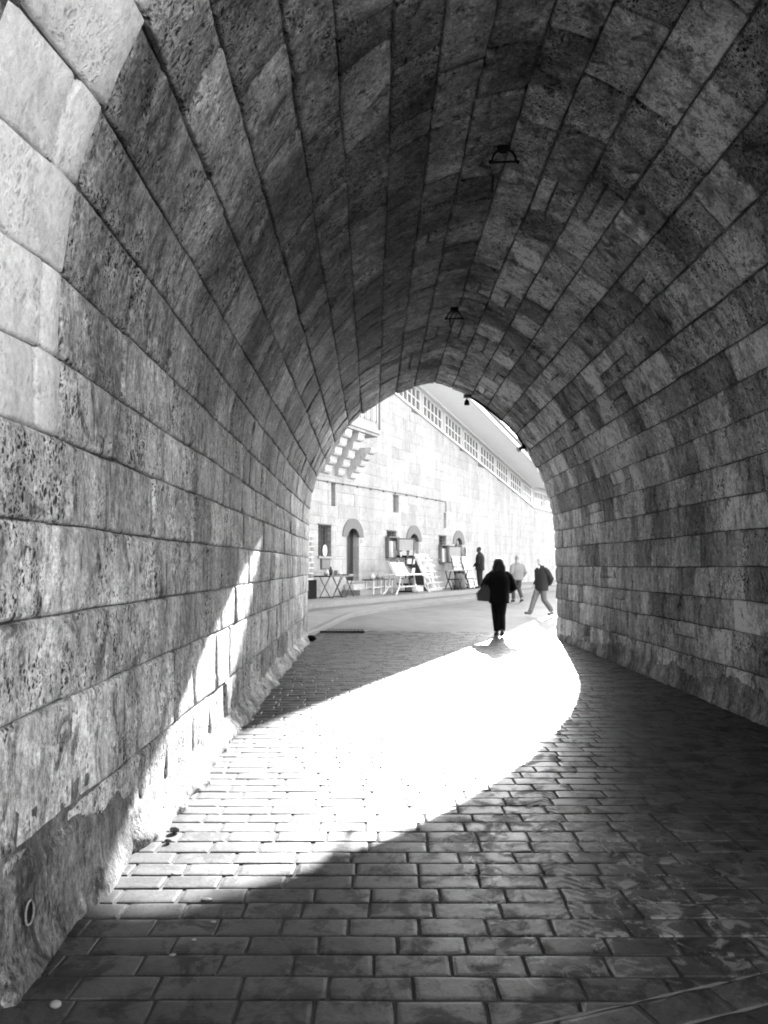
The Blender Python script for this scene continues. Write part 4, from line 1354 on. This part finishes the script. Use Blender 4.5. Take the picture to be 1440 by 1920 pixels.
# ------------------------------------------------------------------ fittings inside the passage
def ceiling_fixture(y, label):
    s_mid = S_TOT * 0.5
    best = min((abs(prof(S_TOT * q / 400)[0]), S_TOT * q / 400) for q in range(120, 280))[1]
    P = Vector(tun(best, y, 0.0))
    fx = thing('ceiling_lamp', label, 'lamp', (P.x, P.y, P.z - 0.16), group='lamps along the crown of the vault')
    mb = MB(); mb.rings([(P.x, P.y, P.z - 0.085, 0.04, 0.04), (P.x, P.y, P.z - 0.06, 0.06, 0.05), (P.x, P.y, P.z + 0.03, 0.06, 0.05)]); mb.build('mount', 'black', fx)
    mb = MB(); mb.tube([(P.x - 0.115 * math.cos(math.pi * i / 12), P.y - 0.02, P.z - 0.19 + 0.12 * math.sin(math.pi * i / 12)) for i in range(13)], 0.011, 6); mb.build('yoke', 'black', fx)
    mb = MB(); mb.tube([(P.x - 0.13, P.y - 0.02, P.z - 0.20), (P.x + 0.13, P.y - 0.02, P.z - 0.19)], 0.010, 6); mb.build('bar', 'black', fx)
    for q in (-1, 1):
        mb = MB(); mb.ball((P.x + 0.13 * q, P.y - 0.02, P.z - 0.195), 0.02, 0.02, 0.018, 8, 6); mb.build('end_knob', 'black', fx)
    mb = MB(); mb.tube([(P.x + 0.02, P.y + 0.05, P.z - 0.03), (P.x - 0.03, P.y + 0.5, P.z - 0.03), (P.x + 0.02, P.y + 0.9, P.z - 0.02)], 0.011, 5); mb.build('cable', 'black', fx)
ceiling_fixture(7.1, 'nearer of two black bracket lamps on the vault crown')
ceiling_fixture(11.6, 'farther of two black bracket lamps on the vault crown')
def s_at_x(off): return min((abs(prof(S_TOT * q / 2000)[0] - off), S_TOT * q / 2000) for q in range(900, 1800))[1]
sa, sb = s_at_x(0.80), s_at_x(2.02)
cb = thing('lamp_cable', 'thick black cable along the right haunch of the far arch', 'cable', tun(sb, 16.3, 0.03))
mb = MB(); mb.tube([tun(lerp(sa, sb, i / 16), 16.33, 0.025 + 0.012 * math.sin(math.pi * i / 16)) for i in range(17)], 0.022, 6); mb.build('conduit', 'black', cb, smooth=True)
mb = MB(); mb.tube([tun(lerp(sa, sb, i / 16), 16.27, 0.022 + 0.02 * math.sin(math.pi * i / 16) ** 2) for i in range(17)], 0.012, 6); mb.build('wire', 'black', cb, smooth=True)
P = Vector(tun(sa, 16.33, 0.02))
hl = thing('hanging_lamp', 'small black lamp hanging under the crown of the far arch', 'lamp', P)
mb = MB(); mb.box(P.x - 0.1, P.x + 0.1, P.y - 0.05, P.y + 0.05, P.z - 0.05, P.z + 0.01); mb.build('mount', 'hood', hl)
mb = MB(); mb.tube([(P.x - 0.03, P.y, P.z - 0.05), (P.x - 0.03, P.y, P.z - 0.10)], 0.012, 6); mb.build('stem', 'black', hl)
mb = MB(); mb.rings([(P.x - 0.03, P.y, P.z - 0.21, 0.055, 0.055), (P.x - 0.03, P.y, P.z - 0.19, 0.06, 0.06), (P.x - 0.03, P.y, P.z - 0.13, 0.05, 0.05), (P.x - 0.03, P.y, P.z - 0.09, 0.025, 0.025)]); mb.build('shade', 'black', hl, smooth=True)
P = Vector(tun(s_at_x(2.04), 16.33, 0.05))
sp = thing('spotlight', 'black spotlight at the end of the cable on the far arch', 'lamp', P)
mb = MB(); mb.box(P.x - 0.02, P.x + 0.10, P.y - 0.07, P.y + 0.07, P.z - 0.06, P.z + 0.08); mb.build('housing', 'black', sp)
mb = MB(); mb.tube([(P.x - 0.02, P.y - 0.02, P.z - 0.03), (P.x - 0.12, P.y - 0.06, P.z - 0.09)], [0.03, 0.055], 10); h_ = mb.build('reflector', 'iron', sp)
mb = MB(); mb.tube([(P.x - 0.121, P.y - 0.061, P.z - 0.091), (P.x - 0.128, P.y - 0.064, P.z - 0.095)], 0.05, 10); mb.build('lens', 'white', h_)

# drain grating and stones at the kerb, round pipe mouth, bits of litter
dg = thing('drain_grate', 'dark iron drain grating in the road by the left jamb', 'drain', (-0.98, 17.35, road_z(-0.98, 17.35)))
z_ = road_z(-1.0, 17.35) + 0.012
mb = MB(); mb.box(-1.62, -0.45, 17.12, 17.16, z_ - 0.02, z_ + 0.012); mb.box(-1.62, -0.45, 17.54, 17.58, z_ - 0.02, z_ + 0.012); mb.build('frame', 'iron', dg)
for i in range(14):
    x_ = -1.6 + i * 0.085
    mb = MB(); mb.box(x_, x_ + 0.04, 17.165, 17.535, z_ - 0.02, z_ + 0.008); mb.build('bar', 'iron', dg)
mb = MB(); mb.box(-1.62, -0.45, 17.165, 17.535, z_ - 0.03, z_ - 0.022); mb.build('pit', 'black', dg)
P = Vector(tun(s_of_z(0.24), 2.86, 0.036))
mb = MB()
ringp = [(P.x + 0.004, P.y + 0.034 * math.cos(i * math.tau / 20), 0.25 + 0.045 * math.sin(i * math.tau / 20)) for i in range(21)]
mb.tube(ringp, 0.0045, 6)
pm = tag(mb.build('pipe_mouth', 'mortar_pale', smooth=True), 'small round pipe mouth low in the left wall render', 'pipe')
mb = MB(); seg = 16
mb.add([(P.x - 0.002, P.y, 0.25)] + [(P.x + 0.002, P.y + 0.033 * math.cos(i * math.tau / seg), 0.25 + 0.044 * math.sin(i * math.tau / seg)) for i in range(seg)], [(0, 1 + i, 1 + (i + 1) % seg) for i in range(seg)])
mb.build('bore', 'black', pm)
def pebble(x, y, r, lab, mat, flat=0.6, nm='pebble', cat='pebble'):
    mb = MB(); z0_ = floor_z(x, y)
    mb.ball((x, y, z0_ + r * flat * 0.9), r, r * 0.7, r * flat, 10, 6)
    mb.v = [(p[0] + 0.15 * r * mnoise.noise(Vector(p) * 30), p[1] + 0.15 * r * mnoise.noise(Vector(p) * 30 + Vector((5, 0, 0))), p[2]) for p in mb.v]
    tag(mb.build(nm, mat, smooth=True), lab, cat)
pebble(-1.17, 2.66, 0.022, 'white pebble at the foot of the left wall, nearest the camera', 'litter', 0.6)
pebble(-0.755, 3.30, 0.014, 'pale flattened cap on the dark paving just before the sunlight', 'litter', 0.22, 'bottle_cap', 'litter')
pebble(-0.855, 3.02, 0.015, 'pale flattened cap on the dark paving beside the left wall render', 'litter', 0.22, 'bottle_cap', 'litter')
pebble(-0.80, 3.14, 0.010, 'tiny pale chip between the two flattened caps', 'litter', 0.4)
pebble(-1.06, 3.82, 0.030, 'dark dry leaf on the sunlit paving near the wall', 'leaf', 0.12, 'leaf', 'leaf')
pebble(-0.835, 3.52, 0.028, 'dark dry leaf at the near edge of the sunlit patch', 'leaf', 0.15, 'leaf', 'leaf')
pebble(-1.24, 4.42, 0.03, 'dark stone lump at the wall foot in the sunlight', 'plaster', 0.6, 'rubble', 'stone')
pebble(-1.23, 4.25, 0.022, 'smaller dark stone lump at the wall foot in the sunlight', 'plaster', 0.6, 'rubble', 'stone')
pebble(-1.52, 15.6, 0.11, 'black wedge-shaped stone at the base of the left jamb', 'black', 0.6, 'rubble', 'stone')

# ------------------------------------------------------------------ people
def remesh(o, voxel, smooth=4):
    m = o.modifiers.new('remesh', 'REMESH'); m.mode = 'VOXEL'; m.voxel_size = voxel; m.use_smooth_shade = True
    if smooth:
        s = o.modifiers.new('smooth', 'SMOOTH'); s.factor = 0.5; s.iterations = smooth
    return o
def person(label, loc, rot, P, mats):
    """one continuous body (head, trunk, limbs, hands); clothes, hair and shoes are its children"""
    c, s = math.cos(rot), math.sin(rot)
    def W(x, y, z): return (loc[0] + x * c - y * s, loc[1] + x * s + y * c, loc[2] + z)
    k = P.get('k', 1.0)
    hipz, shz = 0.92 * k, 1.42 * k
    sw = P.get('sw', 0.185) * k
    ly = P.get('lean', 0.0)
    hd = Vector(P.get('head', (0, 0.03, 1.615))) * k
    def limb(mb, pts, rad): mb.tube([W(*p) for p in pts], rad, 10)
    body = MB()
    tor = [(0, 0, hipz - 0.08, 0.13, 0.10), (0, 0, hipz, 0.15, 0.115), (0, ly * 0.4, hipz + 0.16, 0.13, 0.10), (0, ly * 0.8, hipz + 0.33, 0.155, 0.11), (0, ly, shz - 0.04, 0.16, 0.10), (0, ly, shz + 0.04, 0.09, 0.07)]
    body.rings([(x, y, z, a, b) for x, y, z, a, b in tor], fn=W)
    limb(body, [(0, ly, shz), (hd.x * 0.5, (ly + hd.y) / 2, (shz + hd.z) / 2), (hd.x, hd.y, hd.z - 0.05)], [0.062, 0.056, 0.05])
    ht = P.get('turn', 0.0)
    ch, sh = math.cos(ht), math.sin(ht)
    def HW(x, y, z): return W(hd.x + x * ch - y * sh, hd.y + x * sh + y * ch, hd.z + z)
    body.ball((0, 0, 0.02), 0.076 * k, 0.096 * k, 0.105 * k, fn=HW)
    body.ball((0, 0.03, -0.06), 0.056 * k, 0.062 * k, 0.062 * k, fn=HW)
    body.ball((0, 0.10, -0.015), 0.014, 0.022, 0.026, 8, 6, fn=HW)
    body.ball((0, 0.088, -0.063), 0.026, 0.012, 0.011, 8, 6, fn=HW)
    for q in (-1, 1): body.ball((0.078 * q, -0.005, -0.005), 0.012, 0.024, 0.033, 8, 6, fn=HW)
    sleeves, hands = [], []
    for side, q in (('L', -1), ('R', 1)):
        el = P['elbow' + side]; ha = P['hand' + side]
        shp = (sw * q, ly, shz - 0.03)
        limb(body, [shp, ((shp[0] + el[0]) / 2, (shp[1] + el[1]) / 2, (shp[2] + el[2]) / 2), el, ha], [0.055, 0.047, 0.038, 0.026])
        d = (Vector(ha) - Vector(el)).normalized()
        side_v = d.cross(Vector((0, 0, 1)))
        side_v = side_v.normalized() if side_v.length > 0.1 else Vector((0, 1, 0))
        pc = Vector(ha) + d * 0.04
        limb(body, [ha, tuple(pc), tuple(pc + d * 0.04)], [0.026, 0.034, 0.028])
        curl = d.cross(side_v).normalized()
        for f_, (o_, L_) in enumerate(((-0.03, 0.062), (-0.01, 0.075), (0.01, 0.07), (0.03, 0.052))):
            b_ = pc + d * 0.03 + side_v * o_
            limb(body, [tuple(b_), tuple(b_ + d * L_ * 0.6), tuple(b_ + d * L_ * 0.85 + curl * 0.025)], [0.0105, 0.0095, 0.008])
        limb(body, [tuple(pc - d * 0.02 + side_v * 0.02), tuple(pc + side_v * 0.055 + d * 0.01), tuple(pc + side_v * 0.06 + d * 0.04)], [0.013, 0.0115, 0.0095])
        sleeves.append((shp, el, ha))
    legs = []
    for side, q in (('L', -1), ('R', 1)):
        hp = (0.085 * q, 0, hipz - 0.02); kn = P['knee' + side]; an = P['ankle' + side]
        limb(body, [hp, ((hp[0] + kn[0]) / 2, (hp[1] + kn[1]) / 2 + 0.01, (hp[2] + kn[2]) / 2), kn, ((kn[0] + an[0]) / 2, (kn[1] + an[1]) / 2 - 0.02, (kn[2] + an[2]) / 2), an], [0.078, 0.068, 0.050, 0.050, 0.034])
        td = P.get('toe' + side, (0, 0.16, -0.06))
        limb(body, [an, (an[0] + td[0] * 0.3, an[1] + td[1] * 0.3, an[2] + td[2] * 0.6), (an[0] + td[0], an[1] + td[1], an[2] + td[2])], [0.036, 0.034, 0.022])
        legs.append((hp, kn, an, td))
    root = body.build('person', mats['skin'])
    remesh(root, 0.0095, 3)
    tag(root, label, 'person')
    # jacket
    j = MB()
    hem, hx, hy = P.get('hem', 0.74), P.get('hemx', 0.21), P.get('hemy', 0.16)
    puff = P.get('puff', 1.0)
    j.rings([(0, ly * 0.2, hem, hx, hy), (0, ly * 0.3, hem + 0.04, hx * 1.01, hy * 1.01), (0, ly * 0.4, hipz + 0.10, 0.192 * puff, 0.145 * puff), (0, ly * 0.8, hipz + 0.30, 0.205 * puff, 0.152 * puff),
             (0, ly, shz - 0.10, sw + 0.035, 0.135 * puff), (0, ly, shz - 0.01, sw * 0.86, 0.105 * puff), (0, ly, shz + 0.05, 0.085, 0.08)], fn=W)
    for shp, el, ha in sleeves:
        a, b, c_ = 0.085 * puff, 0.068 * puff, 0.05 * puff
        limb(j, [(shp[0] * 0.45, shp[1], shp[2] - 0.02), (shp[0] * 0.85, shp[1], shp[2] - 0.012), (shp[0] * 1.12, shp[1] + (el[1] - shp[1]) * 0.12, shp[2] - 0.06), ((shp[0] + el[0]) / 2, (shp[1] + el[1]) / 2, (shp[2] + el[2]) / 2), el, ((el[0] + ha[0]) / 2, (el[1] + ha[1]) / 2, (el[2] + ha[2]) / 2), tuple(Vector(ha) + (Vector(el) - Vector(ha)) * 0.02)], [a * 0.75, a * 0.85, a * 0.92, a * 0.92, b * 1.05, b, c_])
    jo = j.build('jacket', mats['jacket'], root)
    remesh(jo, 0.013, 3)
    if 'shirt' in mats:
        m_ = MB(); m_.ball((0, ly + 0.06, shz + 0.01), 0.035, 0.065, 0.07, fn=W); m_.build('shirt', mats['shirt'], root, smooth=True)
    m_ = MB(); m_.rings([(0, ly + 0.01, shz + 0.02, 0.10, 0.085), (0, ly + 0.005, shz + 0.075, 0.082, 0.075)], fn=W)
    m_.build('collar', mats['jacket'], root, smooth=True)
    # trousers
    t_ = MB()
    t_.rings([(0, 0, hipz - 0.12, 0.165, 0.125), (0, 0, hipz - 0.02, 0.172, 0.13), (0, 0, hipz + 0.08, 0.155, 0.115)], fn=W)
    tw = P.get('tw', 1.0)
    for hp, kn, an, td in legs:
        v = Vector(an) + (Vector(kn) - Vector(an)) * 0.06
        limb(t_, [hp, ((hp[0] + kn[0]) / 2, (hp[1] + kn[1]) / 2 + 0.01, (hp[2] + kn[2]) / 2), kn, ((kn[0] + an[0]) / 2, (kn[1] + an[1]) / 2 - 0.015, (kn[2] + an[2]) / 2), tuple(v)], [0.098 * tw, 0.09 * tw, 0.074 * tw, 0.070 * tw, 0.062 * tw])
    remesh(t_.build('trousers', mats['trousers'], root), 0.013, 3)
    for hp, kn, an, td in legs:
        m_ = MB()
        A = Vector(an)
        T = Vector(td)
        f_ = Vector((T.x, T.y, 0)).normalized()
        limb(m_, [tuple(A - f_ * 0.05 + Vector((0, 0, T.z * 0.55))), tuple(A + Vector((0, 0, T.z * 0.5))), tuple(A + T * 0.62 + Vector((0, 0, T.z * 0.1))), tuple(A + T * 1.0), tuple(A + T * 1.18)], [0.040, 0.050, 0.046, 0.040, 0.022])
        m_.build('shoe', mats['shoe'], root, smooth=True)
    # hair
    hr = MB()
    hs = P.get('hairstyle', 'short')
    if hs == 'long':
        hr.ball((0, -0.015, 0.02), 0.122, 0.132, 0.13, fn=HW)
        hr.rings([(0, -0.05, -0.27, 0.125, 0.05), (0, -0.06, -0.18, 0.15, 0.075), (0, -0.05, -0.05, 0.15, 0.095), (0, -0.03, 0.05, 0.105, 0.10)], fn=HW)
    elif hs == 'cap':
        hr.ball((0, -0.005, 0.04), 0.086, 0.106, 0.098, fn=HW)
        hr.rings([(0, 0, 0.05, 0.088, 0.108), (0, 0, 0.12, 0.08, 0.10), (0, 0, 0.14, 0.05, 0.07)], fn=HW)
    else:
        hr.ball((0, -0.022, 0.048), 0.084, 0.094, 0.092, fn=HW)
    ho = hr.build('hair' if hs != 'cap' else 'cap', mats['hair'], root)
    remesh(ho, 0.012, 2)
    for q in (-1, 1):
        m_ = MB(); m_.ball((0.030 * q, 0.086, 0.012), 0.012, 0.008, 0.007, 8, 6, fn=HW); m_.build('eye', 'iron', root, smooth=True)
    return root, W

# woman in a black padded coat walking out of the passage, seen from behind
woman, WW = person('person in black padded coat walking away with a shoulder bag', (2.55, 16.55, floor_z(2.55, 16.55)), 0.0,
    dict(k=1.0, sw=0.19, head=(0.0, 0.05, 1.60), elbowL=(-0.345, -0.02, 1.10), handL=(-0.16, 0.24, 1.12), elbowR=(0.335, -0.01, 1.08), handR=(0.18, 0.22, 0.98),
         kneeL=(-0.06, 0.12, 0.50), ankleL=(-0.03, 0.10, 0.085), kneeR=(0.06, 0.0, 0.47), ankleR=(0.035, -0.22, 0.14), toeR=(0.01, 0.12, -0.10), toeL=(-0.01, 0.17, -0.05),
         hem=0.74, hemx=0.225, hemy=0.19, puff=1.22, hairstyle='long', tw=1.15),
    dict(skin='skin', jacket='coat_black', trousers='jeans_black', shoe='shoe', hair='hair_black'))
bag = thing('shoulder_bag', 'black leather bag hanging at the left side of the walking person in black', 'bag', WW(-0.36, 0.02, 0.80))
mb = MB()
bp_ = [(-0.47, 0.80), (-0.23, 0.78), (-0.20, 1.02), (-0.27, 1.16), (-0.34, 1.17), (-0.50, 0.97)]
V = [WW(x, -0.09, z) for x, z in bp_] + [WW(x, 0.10, z) for x, z in bp_]
n_ = len(bp_)
mb.add(V, [tuple(range(n_)), tuple(range(2 * n_ - 1, n_ - 1, -1))] + [(i, (i + 1) % n_, n_ + (i + 1) % n_, n_ + i) for i in range(n_)])
mb.build('pouch', 'leather', bag)
mb = MB(); mb.tube([WW(-0.30, -0.06, 1.15), WW(-0.26, -0.10, 1.32), WW(-0.16, -0.02, 1.47), WW(-0.24, 0.12, 1.30), WW(-0.30, 0.07, 1.15)], 0.014, 6); mb.build('strap', 'leather', bag)

# white-haired man strolling towards the passage, hands behind him
z_ = road_z(4.62, 21.9)
person('white-haired person in dark jacket strolling toward the archway', (4.62, 21.9, z_), R(120),
    dict(k=1.0, head=(0.0, 0.05, 1.62), turn=R(10), elbowL=(-0.27, -0.14, 1.10), handL=(-0.13, -0.17, 0.92), elbowR=(0.27, -0.10, 1.10), handR=(0.19, 0.10, 0.92),
         kneeL=(-0.09, -0.02, 0.49), ankleL=(-0.07, -0.34, 0.14), toeL=(0, 0.13, -0.09), kneeR=(0.09, 0.20, 0.50), ankleR=(0.08, 0.38, 0.11), toeR=(0, 0.16, 0.01),
         hem=0.76, hemx=0.215, hemy=0.165, puff=1.08, tw=1.12),
    dict(skin='skin', jacket='coat_mid', trousers='trouser', shoe='shoe', hair='hair_white', shirt='white'))
# man in a pale jacket walking away
z_ = road_z(5.0, 28.0)
person('grey-haired person in pale jacket walking away up the street', (5.0, 28.0, z_), R(18),
    dict(k=1.0, head=(0.0, 0.04, 1.615), elbowL=(-0.28, -0.06, 1.12), handL=(-0.20, 0.12, 0.93), elbowR=(0.29, -0.08, 1.11), handR=(0.21, 0.08, 0.92),
         kneeL=(-0.09, 0.20, 0.50), ankleL=(-0.08, 0.14, 0.09), kneeR=(0.085, 0.03, 0.48), ankleR=(0.02, -0.33, 0.15), toeR=(0, 0.11, -0.11),
         hem=0.83, hemx=0.225, hemy=0.165, puff=1.14, tw=1.05),
    dict(skin='skin', jacket='coat_pale', trousers='trouser_dark', shoe='shoe', hair='hair_grey'))
# man standing at the stalls
Ps = F3(10.9, 1.5, TERR)
person('person in dark clothes standing still on the terrace, back to the street', Ps, R(62),
    dict(k=1.05, head=(0.0, 0.05, 1.60), elbowL=(-0.24, 0.0, 1.12), handL=(-0.10, 0.22, 1.0), elbowR=(0.25, -0.02, 1.12), handR=(0.17, 0.16, 0.95),
         kneeL=(-0.09, 0.02, 0.50), ankleL=(-0.09, 0.0, 0.09), kneeR=(0.09, 0.02, 0.50), ankleR=(0.10, -0.02, 0.09),
         hem=0.78, hemx=0.235, hemy=0.19, puff=1.22, sw=0.205, tw=1.3),
    dict(skin='trouser_dark', jacket='coat_dark', trousers='coat_dark', shoe='shoe', hair='hair_black'))
# person in the doorway
Ps = F3(12.12, -0.10, 1.048)
person('person in dark jacket standing inside the rightmost doorway', Ps, R(205),
    dict(k=0.98, head=(0.0, 0.04, 1.60), elbowL=(-0.24, 0.0, 1.10), handL=(-0.18, 0.12, 0.92), elbowR=(0.24, 0.0, 1.10), handR=(0.18, 0.12, 0.92),
         kneeL=(-0.09, 0.02, 0.49), ankleL=(-0.09, 0.0, 0.085), kneeR=(0.09, 0.02, 0.49), ankleR=(0.09, 0.0, 0.085),
         hem=0.70, hemx=0.19, hemy=0.15, puff=0.95, tw=1.0),
    dict(skin='skin', jacket='coat_mid', trousers='skirt', shoe='shoe', hair='hair_grey', shirt='white'))
for nm in ('passage_wall', 'passage_wall.001', 'passage_vault', 'gatehouse', 'stone_building'): bpy.data.objects[nm]['kind'] = 'thing'
